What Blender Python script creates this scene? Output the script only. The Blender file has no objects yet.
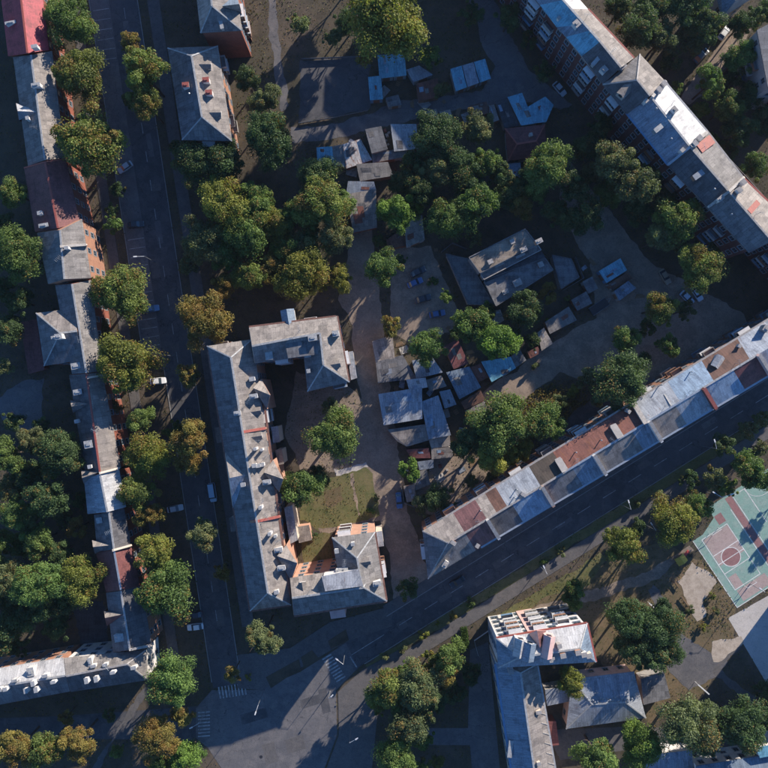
import bpy, bmesh, math, random
import numpy as np
from mathutils import Vector

# ------------------------------------------------------------------ camera, light, exposure
H, S = 190.0, 0.265            # camera height and metres per photograph pixel on the ground
scn = bpy.context.scene
C = scn.collection
cam_d = bpy.data.cameras.new('camera'); cam = bpy.data.objects.new('camera', cam_d); C.objects.link(cam)
cam.location = (0, 0, H); cam.rotation_euler = (0, 0, 0)
cam_d.sensor_fit = 'HORIZONTAL'; cam_d.angle = 2*math.atan(384*S/H); cam_d.clip_end = 3000; cam_d.clip_start = 1
scn.camera = cam
SUN_AZ, SUN_EL = math.radians(36.5), math.radians(18.2)      # azimuth from +Y towards +X
world = bpy.data.worlds.new('World'); scn.world = world; world.use_nodes = True
wn = world.node_tree.nodes; wl = world.node_tree.links
bg = wn['Background']; sky = wn.new('ShaderNodeTexSky'); sky.sky_type = 'NISHITA'; sky.sun_disc = False
sky.sun_elevation = SUN_EL; sky.sun_rotation = SUN_AZ; sky.altitude = 200; sky.air_density = 1.0; sky.dust_density = 0.1; sky.ozone_density = 8.0
wl.new(sky.outputs[0], bg.inputs[0]); bg.inputs[1].default_value = 0.115
sun_d = bpy.data.lights.new('sun', 'SUN'); sun = bpy.data.objects.new('sun', sun_d); C.objects.link(sun)
sun_d.energy = 5.0; sun_d.angle = math.radians(0.5); sun_d.color = (1.0, 0.90, 0.78)
sdir = Vector((math.sin(SUN_AZ)*math.cos(SUN_EL), math.cos(SUN_AZ)*math.cos(SUN_EL), math.sin(SUN_EL)))
sun.rotation_euler = sdir.to_track_quat('Z', 'Y').to_euler(); sun.location = (60, 80, 120)
vs = scn.view_settings; vs.view_transform = 'Standard'; vs.look = 'None'; vs.exposure = 0.88; vs.gamma = 1; vs.use_curve_mapping = False
random.seed(7); rng = np.random.default_rng(11)

# ------------------------------------------------------------------ helpers
def W(px, py, z=0.0):
    k = S*(H-z)/H
    return Vector(((px-384)*k, (384-py)*k, z))
def thing(name, label, cat, loc=(0, 0, 0), rz=0, group=None):
    o = bpy.data.objects.new(name, None); C.objects.link(o); o.empty_display_size = .5
    o.location = loc; o.rotation_euler = (0, 0, rz); o['label'] = label; o['category'] = cat
    if group: o['group'] = group
    return o
class MB:
    """collects faces with metre UVs and material slots; build() links ONE mesh object"""
    def __init__(s): s.v = []; s.f = []; s.uv = []; s.m = []
    def face(s, pts, mi=0, uv=None):
        i = len(s.v); s.v += [tuple(p) for p in pts]; s.f.append(tuple(range(i, i+len(pts)))); s.m.append(mi)
        if uv is None:
            n = Vector((0, 0, 0)); P = [Vector(p) for p in pts]
            for a in range(len(P)):
                b = (a+1) % len(P); n += P[a].cross(P[b])
            n = n.normalized() if n.length > 1e-9 else Vector((0, 0, 1))
            if abs(n.z) > .999: u = Vector((1, 0, 0))
            else: u = Vector((-n.y, n.x, 0)).normalized()
            w = n.cross(u); uv = [(p.dot(u), p.dot(w)) for p in P]
        s.uv += uv
    def box(s, x0, x1, y0, y1, z0, z1, mi=0, T=None, bottom=True):
        c = [Vector((x, y, z)) for z in (z0, z1) for y in (y0, y1) for x in (x0, x1)]
        if T: c = [T @ p for p in c]
        fs = [(4, 5, 7, 6), (0, 1, 5, 4), (1, 3, 7, 5), (3, 2, 6, 7), (2, 0, 4, 6)]
        if bottom: fs.append((0, 2, 3, 1))
        for f in fs: s.face([c[i] for i in f], mi)
    def bar(s, a, b, w, h, mi=0):
        """box along segment a-b (world), width w, height h hanging centred"""
        a = Vector(a); b = Vector(b); d = (b-a).normalized(); sd = Vector((-d.y, d.x, 0))
        sd = sd.normalized() if sd.length > 1e-6 else Vector((1, 0, 0)); up = d.cross(sd); up = -up if up.z < 0 else up
        q = [(-1, -1), (1, -1), (1, 1), (-1, 1)]
        A = [a+sd*(i*w/2)+up*(j*h/2) for i, j in q]; B = [b+sd*(i*w/2)+up*(j*h/2) for i, j in q]
        for k in range(4):
            l = (k+1) % 4; s.face([A[k], A[l], B[l], B[k]][::-1], mi)
        s.face(A, mi); s.face(B[::-1], mi)
    def tube(s, a, b, r0, r1, n=8, mi=0, cap=True):
        a = Vector(a); b = Vector(b); d = (b-a).normalized(); x = d.orthogonal().normalized(); y = d.cross(x)
        A = [a+(x*math.cos(t)+y*math.sin(t))*r0 for t in [2*math.pi*k/n for k in range(n)]]
        B = [b+(x*math.cos(t)+y*math.sin(t))*r1 for t in [2*math.pi*k/n for k in range(n)]]
        for k in range(n):
            l = (k+1) % n; s.face([A[k], A[l], B[l], B[k]], mi)
        if cap: s.face(B, mi); s.face(A[::-1], mi)
    def slab(s, pts, t, mi=0):
        """polygon with thickness t downward"""
        P = [Vector(p) for p in pts]
        n = sum(((P[a].cross(P[(a+1) % len(P)])) for a in range(len(P))), Vector())
        if n.z < 0: P = P[::-1]
        s.face(P, mi); Q = [p-Vector((0, 0, t)) for p in P]; s.face(Q[::-1], mi)
        for a in range(len(P)):
            b = (a+1) % len(P); s.face([P[b], P[a], Q[a], Q[b]], mi)
    def mesh(s, name, mats):
        me = bpy.data.meshes.new(name); me.from_pydata(s.v, [], s.f)
        ul = me.uv_layers.new(name='UVMap'); ul.data.foreach_set('uv', np.array(s.uv, dtype=np.float32).ravel())
        for m in (mats if isinstance(mats, (list, tuple)) else [mats]): me.materials.append(m)
        if any(s.m): me.polygons.foreach_set('material_index', s.m)
        return me
    def build(s, name, mats, parent=None):
        if parent is not None:
            L = ORG.get(parent.name)
            if L is not None:
                s.v = [(p[0]-L[0], p[1]-L[1], p[2]-L[2]) for p in s.v]
        o = bpy.data.objects.new(name, s.mesh(name, mats)); C.objects.link(o)
        if parent is not None: o.parent = parent
        return o
ORG = {}          # world origin of each unrotated parent, so that parts may be written in world coordinates
def org(o, loc): ORG[o.name] = Vector(loc); return o
def place(name, me, parent, loc, rz=0, scale=None):
    o = bpy.data.objects.new(name, me); C.objects.link(o)
    L = ORG.get(parent.name, Vector((0, 0, 0))) if parent else Vector((0, 0, 0))
    o.location = Vector(loc)-L; o.rotation_euler = (0, 0, rz)
    if scale: o.scale = scale
    if parent: o.parent = parent
    return o
def structure(name, mb, mat_):
    o = mb.build(name, mat_); o['kind'] = 'structure'; return o

# ------------------------------------------------------------------ materials (all procedural)
def new_mat(name):
    m = bpy.data.materials.new(name); m.use_nodes = True; nt = m.node_tree
    return m, nt.nodes, nt.links, nt.nodes['Principled BSDF']
def N(nodes, t, **kw):
    n = nodes.new(t)
    for k, v in kw.items():
        if k in n.inputs.keys(): n.inputs[k].default_value = v
        else: setattr(n, k, v)
    return n
def mixc(nodes, links, fac, a, b, blend='MIX'):
    n = nodes.new('ShaderNodeMix'); n.data_type = 'RGBA'; n.blend_type = blend
    for sock, val in ((n.inputs[0], fac), (n.inputs[6], a), (n.inputs[7], b)):
        if hasattr(val, 'links'): links.new(val, sock)
        elif isinstance(val, (int, float)): sock.default_value = val
        else: sock.default_value = (*val, 1)
    return n.outputs[2]
def ramp(nodes, links, src, lo, hi):
    n = nodes.new('ShaderNodeMapRange'); n.inputs[1].default_value = lo; n.inputs[2].default_value = hi
    links.new(src, n.inputs[0]); return n.outputs[0]
def noise(nodes, links, vec, scale, detail=4, rough=.6):
    n = nodes.new('ShaderNodeTexNoise'); n.inputs['Scale'].default_value = scale; n.inputs['Detail'].default_value = detail; n.inputs['Roughness'].default_value = rough
    if vec is not None: links.new(vec, n.inputs['Vector'])
    return n.outputs['Fac']
def mapped(nodes, links, vec, sx, sy, sz=1, off=0):
    n = nodes.new('ShaderNodeMapping'); n.inputs['Scale'].default_value = (sx, sy, sz); n.inputs['Location'].default_value = (off, off*.7, 0)
    links.new(vec, n.inputs[0]); return n.outputs[0]
_seed = [0]
def roof_mat(name, c, c2=None, kind='slate', rust=0.0, metallic=0.0, rough=.75, lichen=.35):
    """slate = rows of cement sheets, seam = standing-seam metal, felt = rolled felt, tile = profiled tile"""
    m, nd, lk, b = new_mat(name); _seed[0] += 3.7
    c2 = c2 or tuple(x*.72 for x in c)
    uv = nd.new('ShaderNodeTexCoord').outputs['UV']; uvo = mapped(nd, lk, uv, 1, 1, 1, _seed[0])
    big = ramp(nd, lk, noise(nd, lk, uvo, .35, 5, .65), .35, .65)
    col = mixc(nd, lk, big, c, c2)
    stre = ramp(nd, lk, noise(nd, lk, mapped(nd, lk, uvo, 1.8, .16), 1.0, 4, .7), .40, .72)
    col = mixc(nd, lk, stre, col, tuple(x*.62 for x in c2))
    fine = noise(nd, lk, uvo, 3.0, 5, .7)
    col = mixc(nd, lk, ramp(nd, lk, fine, .3, .75), col, tuple(min(1, x*1.22) for x in c))
    br = nd.new('ShaderNodeTexBrick'); lk.new(uvo, br.inputs['Vector'])
    dims = {'slate': (1.1, 1.55, .045), 'seam': (.62, 3.4, .035), 'felt': (6.0, 1.0, .03), 'tile': (1.15, .38, .03)}[kind]
    br.inputs['Scale'].default_value = 1; br.inputs['Brick Width'].default_value = dims[0]; br.inputs['Row Height'].default_value = dims[1]
    br.inputs['Mortar Size'].default_value = dims[2]; br.inputs['Mortar Smooth'].default_value = .3
    br.offset = .5 if kind != 'slate' else 0.0
    v = .66 if kind in ('slate', 'felt') else .76
    br.inputs['Color1'].default_value = (1, 1, 1, 1); br.inputs['Color2'].default_value = (v, v, v, 1); br.inputs['Mortar'].default_value = (.6, .6, .6, 1)
    col = mixc(nd, lk, 1.0, col, br.outputs['Color'], 'MULTIPLY')
    # repaired or replaced areas and soot stains: large irregular blotches
    bl = ramp(nd, lk, noise(nd, lk, mapped(nd, lk, uvo, .9, .55, 1, 17), .55, 6, .72), .50, .60)
    col = mixc(nd, lk, bl, col, mixc(nd, lk, 1.0, col, (.66, .66, .68), 'MULTIPLY'))
    wh = ramp(nd, lk, noise(nd, lk, mapped(nd, lk, uvo, 1.3, .35, 1, 23), .8, 6, .75), .60, .68)
    col = mixc(nd, lk, wh, col, mixc(nd, lk, 1.0, col, (1.38, 1.36, 1.34), 'MULTIPLY'))
    if lichen:
        li = ramp(nd, lk, noise(nd, lk, mapped(nd, lk, uvo, 1, 1, 1, 9), 1.1, 6, .75), .58, .74)
        li2 = nd.new('ShaderNodeMath'); li2.operation = 'MULTIPLY'; li2.inputs[1].default_value = lichen; lk.new(li, li2.inputs[0])
        col = mixc(nd, lk, li2.outputs[0], col, (.10, .092, .08))
    if rust:
        ru = ramp(nd, lk, noise(nd, lk, mapped(nd, lk, uvo, 1.2, .3, 1, 4), 1.3, 6, .75), .62-.24*rust, .74-.2*rust)
        col = mixc(nd, lk, ru, col, (.19, .075, .038))
    lk.new(col, b.inputs['Base Color'])
    b.inputs['Roughness'].default_value = rough; b.inputs['Metallic'].default_value = metallic; b.inputs['Specular IOR Level'].default_value = .35
    bp = nd.new('ShaderNodeBump'); bp.inputs['Strength'].default_value = .55; bp.inputs['Distance'].default_value = .05
    hgt = mixc(nd, lk, .5, br.outputs['Color'], fine)
    lk.new(hgt, bp.inputs['Height']); lk.new(bp.outputs[0], b.inputs['Normal'])
    return m
def wall_mat(name, c, c2, kind='brick', dirt=.4):
    m, nd, lk, b = new_mat(name); _seed[0] += 2.3
    uv = nd.new('ShaderNodeTexCoord').outputs['UV']; uvo = mapped(nd, lk, uv, 1, 1, 1, _seed[0])
    col = mixc(nd, lk, ramp(nd, lk, noise(nd, lk, uvo, .5, 5, .7), .35, .65), c, c2)
    st = ramp(nd, lk, noise(nd, lk, mapped(nd, lk, uvo, 1.2, .15), 1.0, 4, .7), .5, .8)
    m2 = nd.new('ShaderNodeMath'); m2.operation = 'MULTIPLY'; m2.inputs[1].default_value = dirt; lk.new(st, m2.inputs[0])
    col = mixc(nd, lk, m2.outputs[0], col, tuple(x*.45 for x in c2))
    if kind == 'brick':
        br = nd.new('ShaderNodeTexBrick'); lk.new(uvo, br.inputs['Vector']); br.inputs['Scale'].default_value = 1
        br.inputs['Brick Width'].default_value = .26; br.inputs['Row Height'].default_value = .085; br.inputs['Mortar Size'].default_value = .01
        br.inputs['Color1'].default_value = (1, 1, 1, 1); br.inputs['Color2'].default_value = (.7, .7, .7, 1); br.inputs['Mortar'].default_value = (.9, .9, .9, 1)
        col = mixc(nd, lk, 1.0, col, br.outputs['Color'], 'MULTIPLY')
    lk.new(col, b.inputs['Base Color']); b.inputs['Roughness'].default_value = .85
    return m
def ground_mat(name, cols, scales=(.06, .35, 2.2), rough=.95, speck=None, cracks=0):
    """cols: three colours mixed by noises at three scales in world space"""
    m, nd, lk, b = new_mat(name); _seed[0] += 5.1
    pos = nd.new('ShaderNodeNewGeometry').outputs['Position']; p = mapped(nd, lk, pos, 1, 1, 1, _seed[0])
    a = ramp(nd, lk, noise(nd, lk, p, scales[0], 6, .7), .38, .62)
    c = mixc(nd, lk, a, cols[0], cols[1])
    bb = ramp(nd, lk, noise(nd, lk, p, scales[1], 6, .7), .45, .68)
    c = mixc(nd, lk, bb, c, cols[2])
    f = noise(nd, lk, p, scales[2], 5, .75)
    c = mixc(nd, lk, ramp(nd, lk, f, .25, .8), c, mixc(nd, lk, 1.0, c, (1.45, 1.42, 1.38), 'MULTIPLY'))
    st = ramp(nd, lk, noise(nd, lk, mapped(nd, lk, p, 1, 1, 1, 31), .9, 7, .8), .52, .72); c = mixc(nd, lk, st, c, mixc(nd, lk, 1.0, c, (.62, .62, .64), 'MULTIPLY'))
    if speck:
        s_ = ramp(nd, lk, noise(nd, lk, p, 1.4, 3, .8), .62, .68); c = mixc(nd, lk, s_, c, speck)
    if cracks:
        vo = nd.new('ShaderNodeTexVoronoi'); vo.feature = 'DISTANCE_TO_EDGE'; vo.inputs['Scale'].default_value = cracks
        wv = nd.new('ShaderNodeVectorMath'); wv.operation = 'ADD'; lk.new(p, wv.inputs[0])
        nn = nd.new('ShaderNodeTexNoise'); nn.inputs['Scale'].default_value = .5; lk.new(p, nn.inputs['Vector'])
        sc = nd.new('ShaderNodeVectorMath'); sc.operation = 'SCALE'; sc.inputs['Scale'].default_value = 3; lk.new(nn.outputs['Color'], sc.inputs[0]); lk.new(sc.outputs[0], wv.inputs[1])
        lk.new(wv.outputs[0], vo.inputs['Vector'])
        k = ramp(nd, lk, vo.outputs['Distance'], .002, .006); c = mixc(nd, lk, k, tuple(x*.8 for x in cols[1]), c)
    lk.new(c, b.inputs['Base Color']); b.inputs['Roughness'].default_value = rough; b.inputs['Specular IOR Level'].default_value = .25
    bp = nd.new('ShaderNodeBump'); bp.inputs['Strength'].default_value = .5; bp.inputs['Distance'].default_value = .08
    lk.new(f, bp.inputs['Height']); lk.new(bp.outputs[0], b.inputs['Normal'])
    return m
def plain(name, c, rough=.6, metallic=0, var=.15, spec=.4):
    m, nd, lk, b = new_mat(name)
    oc = nd.new('ShaderNodeTexCoord').outputs['Object']
    col = mixc(nd, lk, ramp(nd, lk, noise(nd, lk, oc, 1.7, 4, .7), .3, .7), c, tuple(x*(1-var*2) for x in c))
    lk.new(col, b.inputs['Base Color']); b.inputs['Roughness'].default_value = rough; b.inputs['Metallic'].default_value = metallic; b.inputs['Specular IOR Level'].default_value = spec
    return m
def paint_obj(name, rough=.3, coat=.5):
    """car paint, coloured by the object's own colour"""
    m, nd, lk, b = new_mat(name); oi = nd.new('ShaderNodeObjectInfo')
    lk.new(oi.outputs['Color'], b.inputs['Base Color']); b.inputs['Roughness'].default_value = rough; b.inputs['Coat Weight'].default_value = coat
    return m
def leaf_mat():
    m, nd, lk, b = new_mat('leaves'); oi = nd.new('ShaderNodeObjectInfo')
    at = nd.new('ShaderNodeAttribute'); at.attribute_name = 'leafvar'; sx = nd.new('ShaderNodeSeparateColor'); lk.new(at.outputs['Color'], sx.inputs[0])
    dark = mixc(nd, lk, 1.0, oi.outputs['Color'], (.6, .66, .66), 'MULTIPLY'); lite = mixc(nd, lk, 1.0, oi.outputs['Color'], (1.5, 1.42, 1.25), 'MULTIPLY')
    c = mixc(nd, lk, sx.outputs[0], dark, lite)
    ad = nd.new('ShaderNodeMath'); ad.operation = 'LESS_THAN'; lk.new(sx.outputs[1], ad.inputs[0]); lk.new(oi.outputs['Alpha'], ad.inputs[1])
    am = nd.new('ShaderNodeMath'); am.operation = 'MULTIPLY'; am.inputs[1].default_value = .75; lk.new(ad.outputs[0], am.inputs[0])
    c = mixc(nd, lk, am.outputs[0], c, mixc(nd, lk, sx.outputs[2], (.17, .085, .03), (.25, .15, .035)))
    lk.new(c, b.inputs['Base Color']); b.inputs['Roughness'].default_value = .6; b.inputs['Specular IOR Level'].default_value = .25
    tr = nd.new('ShaderNodeBsdfTranslucent'); lk.new(mixc(nd, lk, 1.0, c, (1.2, 1.3, .55), 'MULTIPLY'), tr.inputs[0])
    ms = nd.new('ShaderNodeMixShader'); ms.inputs[0].default_value = .36; lk.new(b.outputs[0], ms.inputs[1]); lk.new(tr.outputs[0], ms.inputs[2])
    lk.new(ms.outputs[0], nd['Material Output'].inputs[0]); return m

M = {}
M['slate'] = roof_mat('cement_sheet_roof', (.245, .225, .208), (.18, .167, .158))
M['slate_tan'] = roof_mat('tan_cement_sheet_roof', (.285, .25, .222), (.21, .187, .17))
M['slate_dark'] = roof_mat('dark_cement_sheet_roof', (.125, .12, .125), (.085, .085, .09))
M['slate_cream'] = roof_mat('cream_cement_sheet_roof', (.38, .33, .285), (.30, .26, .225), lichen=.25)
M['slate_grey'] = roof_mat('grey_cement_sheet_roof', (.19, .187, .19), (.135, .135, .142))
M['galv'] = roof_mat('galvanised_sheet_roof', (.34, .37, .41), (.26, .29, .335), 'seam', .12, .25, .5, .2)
M['galv_pale'] = roof_mat('pale_metal_roof', (.38, .40, .425), (.30, .325, .35), 'seam', .14, .15, .5, .15)
M['white'] = roof_mat('white_metal_roof', (.47, .465, .46), (.39, .39, .395), 'seam', .08, 0, .5, .2)
M['blue'] = roof_mat('blue_metal_roof', (.19, .44, .55), (.15, .36, .46), 'seam', .05, .1, .5, .2)
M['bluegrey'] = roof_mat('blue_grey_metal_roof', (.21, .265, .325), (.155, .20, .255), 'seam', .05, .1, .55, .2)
M['bluepale'] = roof_mat('pale_blue_metal_roof', (.27, .36, .46), (.21, .285, .37), 'seam', .06, .1, .5, .2)
M['red'] = roof_mat('red_profiled_roof', (.42, .06, .075), (.33, .05, .06), 'tile', 0, 0, .55, .12)
M['maroon'] = roof_mat('maroon_profiled_roof', (.20, .072, .066), (.145, .055, .055), 'tile', 0, 0, .6, .2)
M['maroon_pale'] = roof_mat('faded_maroon_roof', (.185, .088, .085), (.14, .07, .07), 'seam', 0, 0, .6, .2)
M['rusty'] = roof_mat('rusty_brown_metal_roof', (.22, .088, .066), (.16, .07, .055), 'seam', .4, 0, .7, .15)
M['brown'] = roof_mat('brown_metal_roof', (.165, .085, .06), (.12, .065, .05), 'seam', .1, 0, .65, .15)
M['darkbrown'] = roof_mat('dark_brown_roof', (.085, .065, .05), (.06, .05, .042), 'seam', 0, 0, .7, .2)
M['rustwhite'] = roof_mat('rust_streaked_white_roof', (.58, .55, .52), (.46, .42, .39), 'seam', .55, 0, .6, .2)
M['felt'] = roof_mat('roofing_felt', (.20, .195, .195), (.135, .135, .14), 'felt', 0, 0, .85, .4)
M['felt_dark'] = roof_mat('dark_roofing_felt', (.07, .075, .085), (.05, .055, .06), 'felt', 0, 0, .85, .3)
M['felt_tan'] = roof_mat('sandy_roofing_felt', (.33, .26, .19), (.20, .18, .165), 'felt', 0, 0, .85, .6)
M['brick'] = wall_mat('red_brick', (.30, .095, .06), (.23, .075, .05))
M['brick_dark'] = wall_mat('dark_red_brick', (.165, .058, .048), (.12, .045, .04))
M['brick_orange'] = wall_mat('orange_brick', (.42, .215, .135), (.33, .165, .11))
M['salmon'] = wall_mat('salmon_plaster', (.50, .29, .205), (.41, .225, .155), 'plaster')
M['cream_wall'] = wall_mat('cream_plaster', (.66, .56, .44), (.55, .45, .36), 'plaster')
M['white_wall'] = wall_mat('white_plaster', (.64, .61, .58), (.54, .51, .48), 'plaster')
M['pink_wall'] = wall_mat('pinkish_plaster', (.62, .42, .38), (.50, .34, .31), 'plaster')
M['grey_wall'] = wall_mat('grey_render', (.34, .32, .30), (.25, .235, .225), 'plaster')
M['stone_cap'] = plain('pale_stone', (.42, .39, .36), .8, 0, .25)
M['white_trim'] = plain('white_trim', (.44, .44, .43), .6, 0, .25)
M['blue_trim'] = plain('galvanised_flashing', (.42, .47, .52), .4, .4)
M['red_trim'] = plain('red_flashing', (.36, .10, .075), .6)
M['rust_trim'] = plain('rust_stained_gutter', (.26, .13, .095), .8, 0, .3)
M['dark'] = plain('dark_opening', (.03, .03, .035), .5)
M['glass'] = plain('window_glass', (.035, .05, .065), .08, 0, .1, .8)
M['pvc'] = plain('window_frame_white', (.22, .26, .30), .5)
M['balc_blue'] = plain('blue_balcony_sheet', (.16, .28, .42), .5)
M['balc_white'] = plain('white_balcony_sheet', (.60, .60, .60), .5)
M['balc_grey'] = plain('concrete_balcony', (.34, .32, .30), .8)
M['balc_brown'] = plain('brown_balcony_boards', (.26, .13, .08), .7)
M['concrete'] = ground_mat('pale_concrete', ((.44, .41, .38), (.36, .34, .32), (.40, .37, .33)), (.1, .6, 3))
M['metal'] = plain('grey_painted_steel', (.32, .34, .36), .45, .5)
M['steel_white'] = plain('white_painted_steel', (.75, .75, .74), .5)
M['bark'] = plain('bark', (.085, .065, .05), .9)
M['tyre'] = plain('tyre_rubber', (.015, .015, .016), .8)
M['rim'] = plain('wheel_rim', (.35, .35, .36), .4, .6)
M['lamp_glass'] = plain('headlight_glass', (.7, .72, .74), .15)
M['tail'] = plain('tail_light', (.35, .02, .02), .3)
M['car'] = paint_obj('car_paint')
M['leaf'] = leaf_mat()
M['ground'] = ground_mat('bare_earth', ((.092, .072, .054), (.060, .054, .035), (.044, .038, .028)), (.05, .25, 1.6), speck=(.115, .092, .068))
M['dirt'] = ground_mat('packed_dirt', ((.215, .168, .132), (.150, .122, .098), (.270, .210, .162)), (.06, .3, 2.4))
M['asphalt'] = ground_mat('asphalt', ((.074, .073, .078), (.050, .051, .056), (.098, .094, .095)), (.04, .3, 3.5), .85, cracks=.09)
M['asphalt_old'] = ground_mat('worn_asphalt', ((.118, .113, .115), (.084, .083, .088), (.145, .134, .13)), (.06, .3, 3), .85, cracks=.14)
M['paving'] = ground_mat('pavement_slabs', ((.100, .095, .094), (.080, .077, .077), (.118, .108, .103)), (.08, .5, 3.0), cracks=.3)
M['lawn'] = ground_mat('dry_lawn', ((.105, .105, .042), (.14, .118, .058), (.072, .085, .032)), (.1, .45, 2.4))
M['brownlawn'] = ground_mat('brown_dry_grass', ((.15, .108, .066), (.115, .088, .050), (.080, .074, .038)), (.08, .35, 2.4))
M['sand'] = ground_mat('playground_sand', ((.40, .34, .275), (.33, .28, .23), (.28, .23, .18)), (.15, .6, 3))
M['kerb'] = plain('kerb_stone', (.30, .29, .28), .85)
M['marking'] = ground_mat('worn_road_paint', ((.40, .40, .39), (.24, .24, .24), (.13, .13, .13)), (.5, 1.2, 4))
M['court_line'] = ground_mat('court_line_paint', ((.62, .62, .60), (.5, .5, .49), (.42, .43, .42)), (.2, .6, 3))
M['court_green'] = ground_mat('green_court_paint', ((.19, .31, .265), (.165, .265, .235), (.25, .32, .285)), (.1, .4, 3))
M['court_pink'] = ground_mat('faded_pink_court_paint', ((.33, .255, .24), (.29, .235, .22), (.35, .28, .26)), (.1, .4, 3))
M['court_red'] = ground_mat('red_court_paint', ((.235, .125, .125), (.20, .12, .12), (.26, .15, .145)), (.1, .4, 3))
M['yellow'] = plain('yellow_paint', (.62, .42, .06), .6)
M['redpaint'] = plain('red_paint', (.45, .05, .04), .6)
M['wood'] = plain('bench_wood', (.26, .17, .10), .8)
# ------------------------------------------------------------------ ground, streets, paths
FOOT = []         # world polygons where no weeds grow (roads, buildings)
def poly(pxs, z): return [W(x, y).xy.to_3d()+Vector((0, 0, z)) for x, y in pxs]
def ragged(pxs, seed):
    """worn natural edge: subdivide and jitter a picture polygon"""
    r_ = random.Random(seed); out = []
    for (x0, y0), (x1, y1) in zip(pxs, pxs[1:]+pxs[:1]):
        n = max(1, int(math.hypot(x1-x0, y1-y0)/4)); d = unit((x0, y0), (x1, y1))[0]; w = 0
        for i in range(n):
            w = w*.6+r_.uniform(-1.3, 1.3); k = i/n; out.append((x0+(x1-x0)*k-d[1]*w, y0+(y1-y0)*k+d[0]*w))
    return out
def unit(a, b):
    l = math.hypot(b[0]-a[0], b[1]-a[1]); return ((b[0]-a[0])/l, (b[1]-a[1])/l), l
def sheet(name, pxs, z, mat_, block=True):
    if name in ('alley', 'yard', 'lawn', 'lane', 'sandpit', 'path', 'footpath', 'sports_ground', 'verge'): pxs = ragged(list(pxs), int(pxs[0][0]*10+pxs[0][1]))
    mb = MB(); P = poly(pxs, z); n = sum(((P[a].cross(P[(a+1) % len(P)])) for a in range(len(P))), Vector())
    mb.face(P if n.z > 0 else P[::-1])
    if block: FOOT.append([(p.x, p.y) for p in P])
    return structure(name, mb, mat_)
g = MB(); g.face([(-420, -420, 0), (420, -420, 0), (420, 420, 0), (-420, 420, 0)]); structure('ground', g, M['ground'])

def line_pt(p0, d, t, off):           # off is to the right-hand side of travel on the picture plane
    n = (-d[1], d[0]); return (p0[0]+d[0]*t+n[0]*off, p0[1]+d[1]*t+n[1]*off)
def strip(p0, d, t0, t1, o0, o1): return [line_pt(p0, d, t0, o0), line_pt(p0, d, t1, o0), line_pt(p0, d, t1, o1), line_pt(p0, d, t0, o1)]
def kerb(name, pts, z=.12, w=.18):
    mb = MB()
    for a, b in zip(pts[:-1], pts[1:]):
        A, B = W(*a), W(*b); mb.bar((A.x, A.y, z/2), (B.x, B.y, z/2), w, z)
    return structure(name, mb, M['kerb'])
def unit(a, b):
    l = math.hypot(b[0]-a[0], b[1]-a[1]); return ((b[0]-a[0])/l, (b[1]-a[1])/l), l
def raised(name, pxs, z, mat_):
    mb = MB(); mb.slab(poly(pxs, z), z-.002); FOOT.append([tuple(W(*p).xy) for p in pxs]); return structure(name, mb, mat_)

# tree-lined street running past the row houses: centre line x = 122.8 + .152 y
W0 = (122.8, 0.0); WD, _ = unit((122.8, 0), (227.6, 690))
L690 = 690/WD[1]
street = sheet('street', strip(W0, WD, -90, L690-4, -14, 14), .02, M['asphalt'])
bays = sheet('parking_strip', strip(W0, WD, -60, 362, 14, 33), .016, M['asphalt_old'])
raised('pavement', strip(W0, WD, -90, L690-40, 43, 53), .1, M['paving'])
raised('pavement', strip(W0, WD, -90, L690-60, -36, -24), .1, M['paving'])
kerb('kerb', [line_pt(W0, WD, -90, -14.5), line_pt(W0, WD, L690-14, -14.5)])
kerb('kerb', [line_pt(W0, WD, 366, 14.5), line_pt(W0, WD, L690-10, 14.5)])
kerb('kerb', [line_pt(W0, WD, -60, 33.4), line_pt(W0, WD, 362, 33.4)])
# boulevard below the long patchwork-roofed block
B0 = (345.0, 659.0); BD, _ = unit((455, 591), (758, 402))
boul = sheet('boulevard', strip(B0, BD, 0, 640, -14, 14), .024, M['asphalt'])
raised('pavement', strip(B0, BD, 60, 640, -25, -14.7), .11, M['paving'])
raised('pavement', strip(B0, BD, 30, 640, 25, 37), .11, M['paving'])
kerb('kerb', [line_pt(B0, BD, 58, -14.3), line_pt(B0, BD, 640, -14.3)])
kerb('kerb', [line_pt(B0, BD, 14, 14.4), line_pt(B0, BD, 640, 14.4)])
sheet('verge', strip(B0, BD, 14, 640, 15, 24.6), .03, M['lawn'], False)
# crossroads
plaza = sheet('crossroads', [(196, 708), (212, 690), (258, 690), (300, 672), (346, 643), (358, 668), (336, 690), (337, 735), (322, 775), (300, 860), (215, 860), (226, 775), (208, 748), (196, 738)], .03, M['asphalt_old'])
sheet('street', [(-120, 722), (60, 716), (200, 706), (200, 741), (60, 738), (-120, 746)], .022, M['asphalt'])
raised('pavement', [(236, 655), (262, 652), (290, 648), (330, 622), (392, 606), (392, 626), (345, 642), (300, 668), (262, 690), (238, 688)], .1, M['paving'])
raised('pavement', [(338, 692), (362, 670), (398, 650), (404, 660), (380, 690), (372, 768), (365, 830), (305, 830), (324, 775), (339, 735)], .1, M['paving'])
for k, isl in enumerate(([(266, 677), (299, 659), (301, 668), (271, 688)], [(301, 657), (312, 650), (319, 658), (304, 668)], [(328, 641), (346, 629), (349, 640), (331, 649)])):
    raised('planting_bed', isl, .16, M['ground'])
def marks(parent, name, quads, z):
    for q in quads:
        mb = MB(); P = poly(q, z); n = (P[1]-P[0]).cross(P[2]-P[1]); mb.face(P if n.z > 0 else P[::-1]); o = mb.build(name, M['marking'], parent)
marks(street, 'lane_dash', [strip(W0, WD, t, t+11, -.3, .3) for t in range(8, 640, 29)], .028)
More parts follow.
